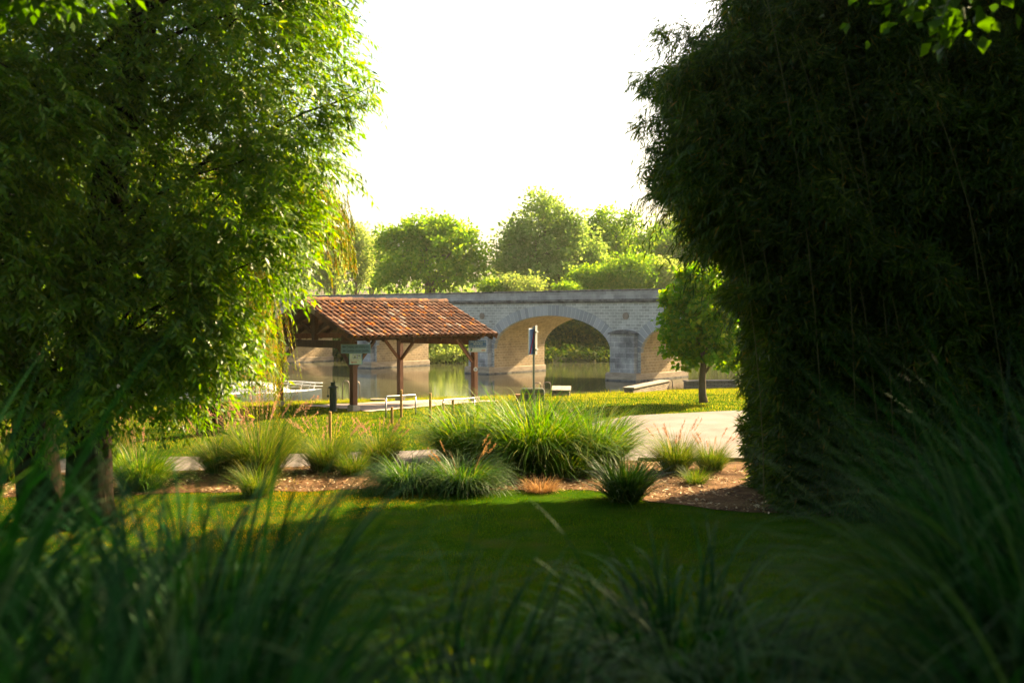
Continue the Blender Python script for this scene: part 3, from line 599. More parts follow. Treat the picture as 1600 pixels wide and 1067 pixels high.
# steel hoops (bicycle rails)
for (xa, ta, ba, xb, tb, bb, lab) in ((602.5, 619.5, 653, 649, 617, 648, 'galvanised steel hoop barrier in front of the shelter middle'), (692, 625, 657, 741, 622, 650, 'galvanised steel hoop barrier half hidden by tall green grass')):
    A = gp(xa, ba); B = gp(xb, bb); za = CAMZ-(ta-HY)/F*A.y; zb2 = CAMZ-(tb-HY)/F*B.y
    o = empty('steel_hoop', A, lab, 'bicycle rail', 'steel hoops in front of the shelter')
    d = (B-A).normalized(); d.z = 0; q = MB(); q.tube([(0,0,-.1), (0,0,za-A.z-.05)], .024, 8); q.build('leg', M['steel'], o, smooth=True)
    Bl = B-A; q = MB(); q.tube([(Bl.x,Bl.y,Bl.z-.1), (Bl.x,Bl.y,zb2-A.z-.05)], .024, 8); q.build('leg', M['steel'], o, smooth=True)
    q = MB(); q.tube([(0,0,za-A.z-.05), (d.x*.02,d.y*.02,za-A.z-.01), (d.x*.05,d.y*.05,za-A.z), (Bl.x-d.x*.05,Bl.y-d.y*.05,zb2-A.z), (Bl.x-d.x*.02,Bl.y-d.y*.02,zb2-A.z-.01), (Bl.x,Bl.y,zb2-A.z-.05)], .024, 8); q.build('top_rail', M['steel'], o, smooth=True)

# ------------------------------------------------------------------ boats
def boat(loc, rz, L, label, rail=True, sc=1.0):
    o = empty('motorboat', loc, label, 'boat', 'white motorboats moored at the bank', rz=rz)
    st = 14; hull = MB(); V = []
    for i in range(st+1):
        u = i/st; x = -L/2+L*u; bm_ = 1.05*sc*(1-max(0, (u-.45)/.55)**2.2)+.01; sh_ = .42*sc+.18*sc*u*u; kl = -.25+.25*max(0, (u-.8)/.2)
        V.append([Vector((x,-bm_,sh_)), Vector((x,-bm_*.86,.05)), Vector((x,0,kl)), Vector((x,bm_*.86,.05)), Vector((x,bm_,sh_))])
    vs = [v for r_ in V for v in r_]; hull.add(vs, [(i*5+k, (i+1)*5+k, (i+1)*5+k+1, i*5+k+1) for i in range(st) for k in range(4)]+[(0,1,2,3,4)]); hull.build('hull', M['boat'], o, smooth=True)
    dk = MB(); dv = []
    for i in range(st+1):
        a_, b_ = V[i][0], V[i][4]; c = (a_+b_)/2+Vector((0,0,.06)); dv += [a_+Vector((0,0,.004)), c, b_+Vector((0,0,.004))]
    dk.add(dv, [(i*3+k, i*3+k+1, (i+1)*3+k+1, (i+1)*3+k) for i in range(st) for k in range(2)]); dk.build('deck', M['boat'], o)
    cb = MB(); z0 = .40*sc; pr = [(-L*.30, z0), (-L*.28, z0+.50*sc), (L*.02, z0+.46*sc), (L*.20, z0+.12*sc), (L*.25, z0)]
    for y0, y1 in ((-.62*sc, .62*sc),):
        m_ = len(pr); cb.add([Vector((x_, y_*(.85 if z_ > z0+.2 else 1), z_)) for y_ in (y0, y1) for x_, z_ in pr], [tuple(range(m_)), tuple(range(2*m_-1, m_-1, -1))]+[(i, m_+i, m_+(i+1) % m_, (i+1) % m_) for i in range(m_)])
    c_ = cb.build('cabin', M['boat'], o, bevel=.04)
    wn = MB(); wn.bar((-L*.2,-.585*sc,z0+.33*sc), (0,-.585*sc,z0+.31*sc), .06, .12); wn.build('window', M['glass'], c_)
    if rail:
        r_ = MB(); top = []
        for i in range(st//2, st+1):
            a_ = V[i][0]; top.append(a_+Vector((0,.05,.34)))
        tp = [Vector((p.x, min(p.y, -.05), V[st][0].z+.30)) for p in top]
        full = tp+[Vector((p.x, -p.y, p.z)) for p in reversed(tp)]
        r_.tube(full, .019, 7)
        for k in (0, 2, 4, 6):
            for sgn in (1, -1):
                p = tp[k]; r_.tube([Vector((p.x, p.y*sgn, p.z)), Vector((p.x-.12, V[st//2+k][0].y*sgn*.95, V[st//2+k][0].z))], .015, 6)
        mid = [Vector((p.x, p.y, p.z-.14)) for p in full[2:-2]]; r_.tube(mid, .012, 6)
        r_.build('bow_rail', M['boat_rail'], o, smooth=True)
boat(Vector((-10.85, 43.2, -.78)), R(-14), 5.6, 'white motorboat with bow rail moored behind the left shelter post')
boat(Vector((-13.2, 40.6, -.74)), R(-8), 5.2, 'white motorboat half hidden behind the weeping willow strands', True)
boat(Vector((-17.8, 39.8, -.74)), R(6), 5.0, 'white motorboat farthest left, glimpsed through the foliage', False)

# ------------------------------------------------------------------ vegetation builders
def limb_pts(a, b, n=6, bow=.12, seed=0):
    r = random.Random(seed); a = Vector(a); b = Vector(b); L = (b-a).length; out = []
    o1 = Vector((r.uniform(-1,1), r.uniform(-1,1), r.uniform(.2,1)))*bow*L
    for i in range(n+1):
        t_ = i/n; out.append(a+(b-a)*t_+o1*math.sin(math.pi*t_)*.8+Vector((r.uniform(-1,1), r.uniform(-1,1), r.uniform(-1,1)))*.012*L*(0 < i < n))
    return out
def lobe_pts(lobes, n, lo=.45):
    w_ = np.array([l[3]*l[4]+l[4]*l[5]+l[3]*l[5] for l in lobes]); w_ = w_/w_.sum(); idx = rng.choice(len(lobes), n, p=w_); Lb = np.array(lobes)[idx]
    d = rdir(n); rr = rng.uniform(lo**2, 1, n)**.5; P = Lb[:, :3]+d*Lb[:, 3:6]*rr[:, None]; return P, d, Lb
def make_tree(name, label, cat, base, top, tr, lobes, mat, nclump, per, crad, leaf, group=None, bark='bark2', lw=.7, lo=.4, nlimb=14, flat=.35, gap=-.5, seed=0):
    base = Vector(base); root = empty(name, base, label, cat, group)
    q = MB(); tp = Vector(top); tpts = limb_pts(base-Vector((0,0,.2)), tp, 7, .03, seed); q.tube(tpts, [tr*(1.25 if i == 0 else 1-.1*i) for i in range(8)], 10)
    P, d, Lb = lobe_pts(lobes, nclump, lo)
    k = pn(P, 2.2/max(crad*3, .3), seed) > gap; P = P[k]; d = d[k]; Lb = Lb[k]; nc = len(P)
    for i in range(min(nlimb, nc)):
        t_ = .35+.6*((i+.5)/nlimb); a_ = tpts[min(7, int(t_*7))]; e_ = Vector(P[i]); e_ = a_+(e_-a_)*.85; q.tube(limb_pts(a_, e_, 5, .1, i+seed), [tr*.42*(1-t_*.4)*(1-.17*j)+.004 for j in range(6)], 6, False)
    me_o = q.build('trunk', M[bark], None, smooth=True); me_o.parent = root; me_o.matrix_parent_inverse = Matrix.Translation(-base)
    cr = crad*rng.uniform(.6, 1.25, nc); c = np.repeat(P, per, 0); n_ = len(c); dd = np.repeat(d, per, 0)
    off = rng.normal(size=(n_, 3))*np.array([.5, .5, flat])*np.repeat(cr, per)[:, None]; PP = c+off
    D = unit(off*.6/np.repeat(cr, per)[:, None]+dd*.5+rng.normal(size=(n_, 3))*.55+np.array([0, 0, -.35])); N = unit(dd*.5+rng.normal(size=(n_, 3))*.6+np.array([0, 0, .8]))
    L = leaf*rng.uniform(.6, 1.35, n_); V, Q = leafgeo(PP, D, N, L, L*lw, .15)
    np_mesh('crown', V, Q, mat, root); return root
def twigs(P, D, L, J, droop, lL, lW, alt=.75, down=.35, stem=.004):
    n = len(P); L = np.broadcast_to(L, (n,)); t = (np.arange(J)+.6)/J; t2 = t[None, :, None]
    droop = np.broadcast_to(droop, (n,))
    Pt = P[:, None]+D[:, None]*L[:, None, None]*t2+np.array([0, 0, -1])*(droop*L)[:, None, None]*t2**2
    T = unit(D[:, None]*L[:, None, None]+np.array([0, 0, -1])*2*(droop*L)[:, None, None]*t2)
    S = unit(np.cross(T, np.array([0, 0, 1.])+rng.normal(size=(n, 1, 3))*.3)); sg = np.where(np.arange(J) % 2, 1, -1)[None, :, None]
    dl = unit(T*.7+S*sg*alt+np.array([0, 0, -down])+rng.normal(size=(n, J, 3))*.22); nn = unit(np.cross(S, T)*1.0+rng.normal(size=(n, J, 3))*.45)
    ll = lL*rng.uniform(.6, 1.2, n*J)*np.tile(1-.35*np.abs(t-.5), n)
    V, Q = leafgeo(Pt.reshape(-1, 3), dl.reshape(-1, 3), nn.reshape(-1, 3), ll, ll/lL*lW, .15)
    # stems
    tt_ = np.array([0, .5, 1])[None, :, None]; Ps = P[:, None]+D[:, None]*L[:, None, None]*tt_+np.array([0, 0, -1])*(droop*L)[:, None, None]*tt_**2
    off = rdir(n)[:, None]*stem*np.array([1, .7, .3])[None, :, None]; Vs = np.stack([Ps-off, Ps+off], 2).reshape(-1, 3); b = (np.arange(n)*6)[:, None]
    Qs = np.concatenate([b+np.array([[0, 1, 3, 2]]), b+np.array([[2, 3, 5, 4]])])
    return cat_geo([(V, Q), (Vs, Qs)])
def clump(name, label, base, n, L, lean, droop, W, mat, r0=.12, K=6, group='ornamental grass clumps in the bed', plumes=0, pl_h=None, lsd=.25, cat='grass clump', pmat='plume'):
    base = Vector(base); root = empty(name, base, label, cat, group)
    if base.y > 8 and r0 < .5: n = int(n*1.5); W *= 1.35; L *= .95; droop = (droop[0]+.3, droop[1]+.5); r0 *= 1.35; lean += .08
    a = rng.uniform(0, 2*np.pi, n); rr = r0*np.sqrt(rng.uniform(0, 1, n)); P = np.stack([base.x+rr*np.cos(a), base.y+rr*np.sin(a), np.full(n, base.z-.02)], 1)
    ang = a+rng.normal(size=n)*.5; LL = L*rng.uniform(.55, 1.12, n); ln = np.abs(rng.normal(lean, lsd, n)); dr = rng.uniform(droop[0], droop[1], n)
    V, Q, _ = blades(P, ang, LL, ln, dr, W*rng.uniform(.6, 1.2, n), K); np_mesh('blades', V, Q, mat, root)
    if plumes:
        a = rng.uniform(0, 2*np.pi, plumes); P = np.stack([base.x+.5*r0*np.cos(a), base.y+.5*r0*np.sin(a), np.full(plumes, base.z)], 1); Lp = (pl_h or L*1.15)*rng.uniform(.8, 1.1, plumes)
        V, Q, (X, Y, Z) = blades(P, a, Lp, np.abs(rng.normal(.22, .15, plumes)), rng.uniform(.3, .8, plumes), np.full(plumes, .004), 8)
        J = 34; i0 = 6; t = rng.uniform(0, 1, (plumes, J)); A = np.stack([X[:, i0], Y[:, i0], Z[:, i0]], -1); B = np.stack([X[:, 8], Y[:, 8], Z[:, 8]], -1)
        Pp = A[:, None]+(B-A)[:, None]*t[..., None]*.95; Dp = unit(unit(B-A)[:, None]*1.2+rng.normal(size=(plumes, J, 3))*.55)
        V2, Q2 = leafgeo(Pp.reshape(-1, 3), Dp.reshape(-1, 3), rdir(plumes*J), .045, .011, 0); Vc, Qc = cat_geo([(V, Q), (V2, Q2)]); np_mesh('plumes', Vc, Qc, M[pmat], root)
    return root

# ------------------------------------------------------------------ planted clumps
def cb(px, py): v = gp(px, py); return v
for i, (px, py, n, L, lean, dr, lab) in enumerate((
    (738, 722, 1500, 1.55, .38, (.6,1.7), 'big arching green grass clump at the left of the row of three'),
    (838, 735, 1900, 1.75, .38, (.6,1.7), 'big arching green grass clump in the middle of the row of three'),
    (922, 730, 1500, 1.50, .40, (.7,1.8), 'big arching green grass clump at the right of the row, beside the path'))):
    clump('grass_clump', lab, cb(px, py), int(n*1.15), L*1.1, lean+.1, (1.0,2.3), .026, M['g_tall'], .5)
clump('grass_clump', 'another arching green clump behind the middle of the big grass row', cb(790, 715), 1500, 1.75, .42, (1.0,2.2), .024, M['g_tall'], .5)
clump('grass_clump', 'low dark green mound of drooping grass at the front left of the big row', cb(640, 765), 1100, .95, .55, (1.0,2.1), .012, M['g_dark'], .26)
clump('grass_clump', 'low dark green drooping grass mound with pale seed heads in front of the big row', cb(722, 767), 1300, .98, .52, (.9,2.0), .011, M['g_dark'], .28, plumes=10, pl_h=1.0, pmat='dry')
clump('grass_clump', 'bright green short clump in front of the big row', cb(885, 745), 700, .80, .5, (.5,1.3), .011, M['g_tall'], .2)
clump('grass_clump', 'dark broad-bladed upright clump at the front edge of the bed', cb(977, 782), 420, .92, .38, (.2,1.0), .022, M['g_dark'], .18)
clump('grass_clump', 'fine fountain grass with pink plumes standing before the pale path', cb(1056, 738), 900, .95, .28, (.3,1.2), .006, M['g_fine'], .16, plumes=14, pl_h=1.05)
clump('grass_clump', 'smaller pink-plumed fountain grass beside the bamboo edge', cb(1112, 736), 700, .72, .28, (.3,1.2), .006, M['g_fine'], .14, plumes=9, pl_h=.85)
clump('grass_clump', 'small low fine grass tuft in front of the two fountain grasses', cb(1087, 756), 260, .45, .45, (.3,1.2), .007, M['g_fine'], .12)
clump('grass_clump', 'small brown dried grass tuft in the mulch', cb(845, 768), 420, .36, .6, (.4,1.3), .007, M['dry'], .16)
clump('grass_clump', 'fountain grass with pink plumes right of the path gap, left of the dark mound', cb(592, 728), 900, .85, .3, (.3,1.2), .007, M['g_fine'], .18, plumes=16, pl_h=1.05)
clump('grass_clump', 'fountain grass with pink plumes below the orange stake', cb(510, 736), 1000, .95, .3, (.3,1.3), .007, M['g_fine'], .2, plumes=22, pl_h=1.15)
clump('grass_clump', 'small fine green tuft between two fountain grasses', cb(550, 742), 500, .65, .3, (.3,1.1), .006, M['g_fine'], .15)
clump('grass_clump', 'large fountain grass with many pink plumes below the weeping willow', cb(405, 742), 1300, 1.35, .3, (.3,1.2), .007, M['g_fine'], .26, plumes=42, pl_h=1.65)
clump('grass_clump', 'fountain grass overlapping the left side of the largest pink one', cb(345, 738), 900, 1.0, .35, (.3,1.3), .007, M['g_fine'], .2, plumes=16, pl_h=1.3)
clump('grass_clump', 'green drooping clump right of the big tree trunk', cb(218, 765), 1000, 1.1, .35, (.5,1.6), .010, M['g_tall'], .22, plumes=16, pl_h=1.55)
clump('grass_clump', 'small fine green tuft at the lawn edge below the large pink fountain grass', cb(400, 775), 420, .7, .3, (.3,1.1), .007, M['g_fine'], .15)
clump('grass_clump', 'fine grass with pale plumes just behind the big tree trunk', cb(172, 742), 700, 1.0, .3, (.4,1.2), .008, M['g_fine'], .2, plumes=18, pl_h=1.5, pmat='dry')
clump('grass_clump', 'fountain grass at the far left edge of the bed beyond the trunks', cb(12, 752), 700, 1.0, .3, (.4,1.2), .008, M['g_fine'], .2, plumes=12, pl_h=1.2)
# foreground clumps close to the camera
FG = 'tall dark grass clumps close to the camera'
for (x, y, n, L, lean, dr, W, lab) in (
    (-.60, .95, 60, 1.50, .30, (.2,.9), .015, 'few very blurred tall blades right in front of the camera at the left'),
    (-.30, 1.0, 60, .82, .5, (.4,1.3), .013, 'very blurred dark tuft right in front of the camera left of centre'),
    (.05, .9, 90, .80, .75, (.6,1.5), .013, 'very blurred low tuft right in front of the camera near the centre'),
    (.42, .95, 90, .82, .7, (.7,1.7), .012, 'very blurred low tuft right in front of the camera right of centre'),
    (.15, 2.4, 420, .74, .62, (.5,1.6), .011, 'wide dark tuft in the second row at the centre'),
    (.75, 4.2, 500, .66, .65, (.5,1.6), .010, 'dark tuft in the third row right of centre'),
    (-1.00, 1.55, 130, 1.42, .30, (.2,1.0), .014, 'tall blurred dark grass clump at the lower left, nearest the camera'),
    (-.45, 1.5, 260, .95, .45, (.4,1.3), .012, 'blurred dark grass clump at the bottom left of centre'),
    (-1.7, 2.6, 420, 1.50, .34, (.2,1.2), .013, 'tall dark grass clump behind the nearest one at the left edge'),
    (-.85, 2.5, 520, 1.10, .45, (.3,1.4), .011, 'dark grass clump in the second row left of centre'),
    (-2.3, 3.6, 520, 1.45, .42, (.3,1.4), .011, 'dark grass clump in the third row at the left edge'),
    (-1.2, 3.8, 620, 1.10, .50, (.4,1.5), .010, 'dark grass clump in the third row left of centre'),
    (-.15, 3.1, 460, .76, .60, (.5,1.6), .010, 'low dark grass clump in the second row near the centre'),
    (.25, 1.7, 260, .72, .70, (.6,1.6), .012, 'low sprawling dark grass clump at the bottom centre'),
    (.80, 2.9, 520, .70, .65, (.7,1.7), .010, 'low arching dark grass clump in the second row right of centre'),
    (.95, 1.9, 320, .85, .60, (.7,1.7), .010, 'arching dark grass clump at the bottom right of centre'),
    (2.05, 3.5, 1700, 1.45, .45, (.4,1.5), .008, 'large fine dark grass clump in front of the bamboo at lower right'),
    (1.55, 2.6, 900, 1.10, .55, (.6,1.6), .009, 'dark arching grass clump in the lower right corner'),
    (2.9, 4.7, 1500, 1.5, .42, (.4,1.4), .009, 'large dark grass clump behind the others at the right edge')):
    clump('foreground_grass', lab, (x, y, float(gz(x, y))), int(n*.62), L*1.06, lean, (dr[0]+.2, dr[1]+.7), W*1.65, M['g_fore'], .14+.06*y, K=10, group=FG)

# ------------------------------------------------------------------ young lime tree
b_ = gp(1101, 629); D_ = b_.y
def lobe(px, py, rx, ry, D, rd=None, dy=0): v = wp(px, py, D+dy); s = D/F; return (v.x, v.y, v.z, rx*s, (rd or rx)*s, ry*s)
make_tree('lime_tree', 'young round-crowned lime tree on the lawn by the river path', 'tree', b_, wp(1101, 470, D_), .15,
    [lobe(1098, 495, 62, 60, D_), lobe(1100, 445, 42, 32, D_), lobe(1065, 510, 36, 38, D_), lobe(1130, 520, 34, 36, D_), lobe(1100, 540, 48, 30, D_), lobe(1048, 540, 18, 22, D_), lobe(1078, 432, 18, 16, D_), lobe(1135, 565, 20, 14, D_), lobe(1070, 566, 16, 12, D_), lobe(1050, 470, 16, 18, D_), lobe(1140, 462, 22, 24, D_)], M['l_lime'], 640, 26, .20, .165, lw=.85, lo=.5, gap=-.45, seed=3)

# ------------------------------------------------------------------ big left tree
TB = Vector((-6.1, 14.3, 0)); lt = empty('willow_tree', TB, 'huge narrow-leaved tree filling the left of the picture, dark twin trunks', 'tree')
q = MB(); f1 = [TB+Vector(v) for v in ((0,0,-.2),(0,0,.4),(.02,0,1.6),(.1,.05,3.2),(.35,.1,5.2),(.8,.1,7.2),(1.4,.2,9.5),(1.8,.3,12))]; q.tube(f1, [.42,.33,.29,.27,.24,.2,.15,.06], 12)
f2 = [TB+Vector(v) for v in ((-.75,.1,-.2),(-.75,.1,.3),(-.85,.1,1.6),(-1.1,.1,3.4),(-1.3,.1,5.5),(-1.6,.3,8),(-2,.3,11))]; q.tube(f2, [.40,.32,.29,.26,.22,.17,.06], 12)
lobes = [(-5.6,14.6,8.3,3.1,2.8,2.8), (-3.75,14.4,6.9,1.45,1.6,1.9), (-3.3,14.2,5.5,.95,1.0,.8), (-4.1,14.2,4.4,1.3,1.5,1.2), (-5.2,14,3.0,1.25,1.4,1.0), (-5.0,13.8,2.2,1.0,.9,.6), (-4.3,13.8,2.7,.7,.7,.6),
         (-8,14.2,5.5,2.8,2.8,3.6), (-9.5,14.4,3.2,2.0,2.2,2.2), (-6.8,12.6,5.6,1.9,.8,2.6), (-6.3,12.8,3.1,1.5,.6,1.0), (-7.2,12.9,2.6,1.2,.6,.7), (-4.6,13.6,2.9,1.0,.8,.8), (-7.4,12.7,2.1,1.4,.6,.8), (-5.9,12.9,2.1,.9,.5,.6), (-3.6,14.3,8.3,1.25,1.4,1.2), (-3.65,14.2,3.95,.75,.8,.6), (-5.8,14.3,5.4,2.0,2.0,2.2), (-6,14.5,11,3,3,2.4), (-4.7,13.4,3.6,.9,.7,.8)]
for i in range(46):
    l = lobes[i % len(lobes)]; e_ = Vector(l[:3])+Vector((random.uniform(-1,1)*l[3], random.uniform(-1,1)*l[4], random.uniform(-1,1)*l[5]))*.8
    src = f1 if (i % 3) else f2; a_ = min(src[2:], key=lambda v: abs(v.z-(e_.z-1.6))); r_ = random.uniform(.03, .075); q.tube(limb_pts(a_, e_, 7, .1, i), [r_*(1-.13*j) for j in range(8)], 6, False)
q.tube(limb_pts((-4.6,14.2,5.0), (-1.95,14,6.2), 8, .06, 5), [.035*(1-.11*j) for j in range(9)], 6, False)
t_ = q.build('trunk', M['bark'], None, smooth=True); t_.parent = lt; t_.matrix_parent_inverse = Matrix.Translation(-TB)
P, d, Lb = lobe_pts(lobes, 23000, .35); k = (pn(P, 1.7, 4) > -.62) & (P[:, 2] > 1.45) ; P = P[k]; d = d[k]
Dt = unit(d*np.array([1, 1, .4])+np.array([.45, 0, -.05])+rng.normal(size=P.shape)*.35)
g1 = twigs(P, Dt, rng.uniform(.25, .6, len(P)), 12, rng.uniform(.2, .7, len(P)), .155, .043)
n = 150; tt_ = rng.uniform(0, 1, n); P2 = np.array([-4.0,14.1,5.25])+np.outer(tt_, np.array([2.05,0,.95]))+rng.normal(size=(n, 3))*np.array([.08,.15,.10])
g2_ = twigs(P2, unit(rng.normal(size=(n, 3))*.6+np.array([.6,0,.0])), rng.uniform(.15,.38, n), 11, rng.uniform(.2,.8, n), .14, .03)
V, Q = cat_geo([g1, g2_]); np_mesh('crown', V, Q, M['l_left'], lt)

# ------------------------------------------------------------------ weeping willow behind it
WB = Vector((-7.6, 25, 0)); ww = empty('weeping_willow', WB, 'yellow-green weeping willow with hanging strands left of the shelter', 'tree')
q = MB(); tp = [WB+Vector(v) for v in ((0,0,-.2),(0,0,1),(.1,0,3),(.2,.1,5),(.3,.1,6.5))]; q.tube(tp, [.36,.3,.26,.2,.1], 10)
n = 3000; a = rng.uniform(0, 6.283, n); rr = np.sqrt(rng.uniform(.12, 1, n)); X = WB.x+.3+rr*3.35*np.cos(a); Y = WB.y+rr*3.0*np.sin(a); Z = 4.4+2.5*np.sqrt(1.02-rr**2)+rng.normal(size=n)*.35
for i in range(26): q.tube(limb_pts(tp[2+i % 3], (X[i], Y[i], Z[i]), 6, .15, i), [.07*(1-.15*j) for j in range(7)], 6, False)
t_ = q.build('trunk', M['bark'], None, smooth=True); t_.parent = ww; t_.matrix_parent_inverse = Matrix.Translation(-WB)
px_ = 800+F*X/Y; Ls = np.where(px_ > 414, np.minimum(rng.uniform(.7, 2.0, n), Z-5.7), np.where(px_ > 395, Z-rng.uniform(.3, 2.0, n), Z-rng.uniform(1.2, 3.6, n))); Ls = np.maximum(Ls, .4)
Dt = unit(np.stack([np.cos(a)*.35*rr, np.sin(a)*.35*rr, -np.ones(n)*.25], 1)); P = np.stack([X, Y, Z], 1)
# strands: straight down with a small outward start
gs = []
for lo_, hi_, J in ((0, 1.5, 34), (1.5, 3, 62), (3, 9, 100)):
    k = (Ls >= lo_) & (Ls < hi_)
    if k.any():
        Dk = unit(np.stack([np.cos(a[k])*.12+rng.normal(size=k.sum())*.05, np.sin(a[k])*.12, -np.ones(k.sum())], 1)); gs.append(twigs(P[k], Dk, Ls[k], J, .02, .12, .024, .55, .8, .003))
V, Q = cat_geo(gs); np_mesh('crown', V, Q, M['l_weep'], ww)

# ------------------------------------------------------------------ bamboo thicket on the right
bb = empty('bamboo_thicket', (7.5, 15.5, 0), 'dense dark bamboo thicket forming a wall on the right', 'bamboo')
def xl(z): return np.interp(z, [0, .6, 2.3, 3.1, 3.6, 4.2, 4.7, 5.2, 5.9, 6.3, 7.2, 7.6, 8.0, 9.5, 11.5], [4.05, 4.0, 3.9, 3.8, 3.5, 3.0, 2.85, 2.5, 2.4, 2.45, 2.75, 3.1, 3.5, 4.2, 6])
_xl = xl
def xl(z): return _xl(z)+np.where(z > 3.2, .17*np.sin(3.3*z+.6)+.12*np.sin(7.1*z), .03*np.sin(5*z))+np.where(z > 3.4, .15, 0)
def sprigs(P, D0, J, lL, lW):
    n = len(P); D = unit(D0[:, None]*.55+rng.normal(size=(n, J, 3))*.55+np.array([0, 0, -.45])); Pj = P[:, None]+D*.02+rng.normal(size=(n, J, 3))*.03
    N = unit(rng.normal(size=(n, J, 3))*.7+np.array([0, 0, .7])); return leafgeo(Pj.reshape(-1, 3), D.reshape(-1, 3), N.reshape(-1, 3), lL*rng.uniform(.6, 1.25, n*J), lW*rng.uniform(.7, 1.2, n*J), .1, .35)
def front(x): return 15.0-.22*np.clip(x-3.7, 0, 10)
n = 26000; Z = rng.uniform(.05, 10.5, n); X = xl(Z)+np.where(Z > 3.4, .7, 0)+rng.uniform(0, 1, n)**1.1*6.2; Pn = np.stack([X, Z, Z*0], 1); Y = front(X)+.45*pn(Pn, 1.3, 8)+np.abs(rng.normal(size=n))*.45
P = np.stack([X, Y, Z], 1); D0 = unit(np.stack([rng.normal(size=n)*.6-.2, -np.ones(n)*.8, rng.normal(size=n)*.4-.1], 1)); gA = sprigs(P, D0, 9, .20, .027)
n = 11500; Z = rng.uniform(.05, 10.5, n)**1.0; Y = rng.uniform(14.8, 17.6, n); Pn = np.stack([Y, Z, Z*0], 1); X = xl(Z)+.1+np.where(Z > 3, .3, .15)*pn(Pn, 2.6, 9)+np.where(Z > 3.4, .42, 0)*pn(np.stack([Y*.5, Z, Z*0], 1), 1.5, 19)+np.abs(rng.normal(size=n))*np.where(Z > 3, .75, .4)
P = np.stack([X, Y, Z], 1); D0 = unit(np.stack([-np.ones(n)*.9, rng.normal(size=n)*.6-.2, rng.normal(size=n)*.4], 1)); gB = sprigs(P, D0, 9, .19, .026)
n = 42000; Z = rng.uniform(0, 11, n); X = xl(Z)+np.where(Z > 3.4, 1.5, .35)+rng.uniform(0, 1, n)**1.3*12.0; Y = rng.uniform(15.2, 17.8, n)+np.clip(X-5, 0, 9)*.2*rng.uniform(-1, 1, n); P = np.stack([X, Y, Z], 1); gC = sprigs(P, rdir(n), 7, .30, .075)
n = 1500; Z = 10.2+rng.uniform(-.6, 1.2, n); X = xl(Z)+rng.uniform(0, 12, n); Y = rng.uniform(14.6, 18, n); gD2 = None; gD = sprigs(np.stack([X, Y, Z], 1), rdir(n), 8, .2, .03)
n = 9000; Z = rng.uniform(3.7, 10.5, n); X = xl(Z)+.9+np.abs(rng.normal(size=n))*1.6; Y = rng.uniform(17.4, 20.8, n)-np.clip(5-Z, 0, 2)*.8; gE = sprigs(np.stack([X, Y, Z], 1), rdir(n), 8, .26, .05)
V, Q = cat_geo([gA, gB, gC, gD, gE]); np_mesh('foliage', V, Q, M['l_bamboo'], bb)
# arching side shoots that break the outline
n = 600; zz = np.where(rng.random(n) < .75, rng.uniform(3.6, 8.4, n), rng.uniform(.6, 4, n)); P = np.stack([xl(zz)+np.where(zz < 3.3, .22, .35), rng.uniform(15, 17, n), zz-.1], 1); Dk = unit(np.stack([-np.ones(n), rng.normal(size=n)*.5, rng.uniform(-.5, 1.1, n)], 1))
V, Q = twigs(P, Dk, rng.uniform(.25, 1.25, n)*np.clip(.3+(zz-3)*.5, .3, 1), 20, rng.uniform(.3, 1.1, n), .19, .026, .5, .7, .004); np_mesh('side_shoots', V, Q, M['l_bamboo'], bb)
gs = []
for i in range(44):
    z0 = random.uniform(3.9, 8.3); a_ = np.array([float(xl(z0))+.45, random.uniform(14.8, 16.6), z0]); dv = unit(np.array([-1, random.uniform(-.4, .3), random.uniform(-.15, 1.0)])); Lb_ = random.uniform(.55, 1.15)
    k_ = 34; tq = rng.uniform(0, 1, k_)**.7; Pq = a_+np.outer(tq*Lb_, dv)-np.outer(tq**2*.25*Lb_, [0,0,1])+rng.normal(size=(k_, 3))*.05
    gs.append(twigs(Pq, unit(dv*.6+rng.normal(size=(k_, 3))*.55+np.array([0,0,-.2])), rng.uniform(.12, .32, k_), 7, rng.uniform(.2, .9, k_), .17, .026, .6, .5, .004))
V, Q = cat_geo(gs); np_mesh('sprays', V, Q, M['l_bamboo'], bb)
for i in range(22):
    x0 = 4.0+i*.3+random.uniform(-.15,.15); y0 = float(front(x0))+random.uniform(-.05,.45); lx = random.uniform(-1.6,-.2); h = random.uniform(5,9.5)
    q = MB(); q.tube([(x0+lx*(t_**2), y0-.25*t_*t_, h*t_) for t_ in [j/9 for j in range(10)]], [.009*(1-.08*j) for j in range(10)], 6, False)
    o = q.build('culm', M['cane'], None, smooth=True); o.parent = bb; o.matrix_parent_inverse = Matrix.Translation(-Vector(bb.location))

# broad-leaved trees just outside the frame whose boughs reach in
make_tree('maple_tree', 'broad-leaved tree whose dark bough hangs in at the top right corner', 'tree', (10.2,7.6,float(gz(10.2,7.6))), (9.6,7.6,8), .3,
    [(9.6,8,8.6,4.2,3.6,3.6), (11.5,5,7.0,3.8,3.8,4), (3.75,7.3,5.5,1.15,.8,.40), (5.5,7.6,6.2,1.6,1.2,1.0), (7.6,7.5,5.5,2.4,2.2,3.2), (8.6,9.6,5,2.7,2,3.2), (8,5.4,5.4,3,2.2,3.4), (6.7,9.9,9.2,2.6,1.6,2.6)], M['l_maple'], 3800, 34, .34, .11, lw=.85, lo=.2, gap=-.7, seed=8, bark='bark')  # lower and upper lobes out of view added to block sun from the foreground
make_tree('maple_tree', 'broad-leaved tree whose bright sunlit sprays hang in at the top left corner', 'tree', (-8.6,6.4,float(gz(-8.6,6.4))), (-8.4,6.4,7), .25,
    [(-8.2,6.8,7.6,3,2.5,2.6), (-3.75,7.4,5.55,.75,.5,.42), (-3.1,7.4,5.55,.25,.25,.3), (-5.6,7.3,6.4,1.5,1,.7)], M['l_maple'], 1100, 32, .26, .10, lw=.6, lo=.2, gap=-.9, seed=9, bark='bark')
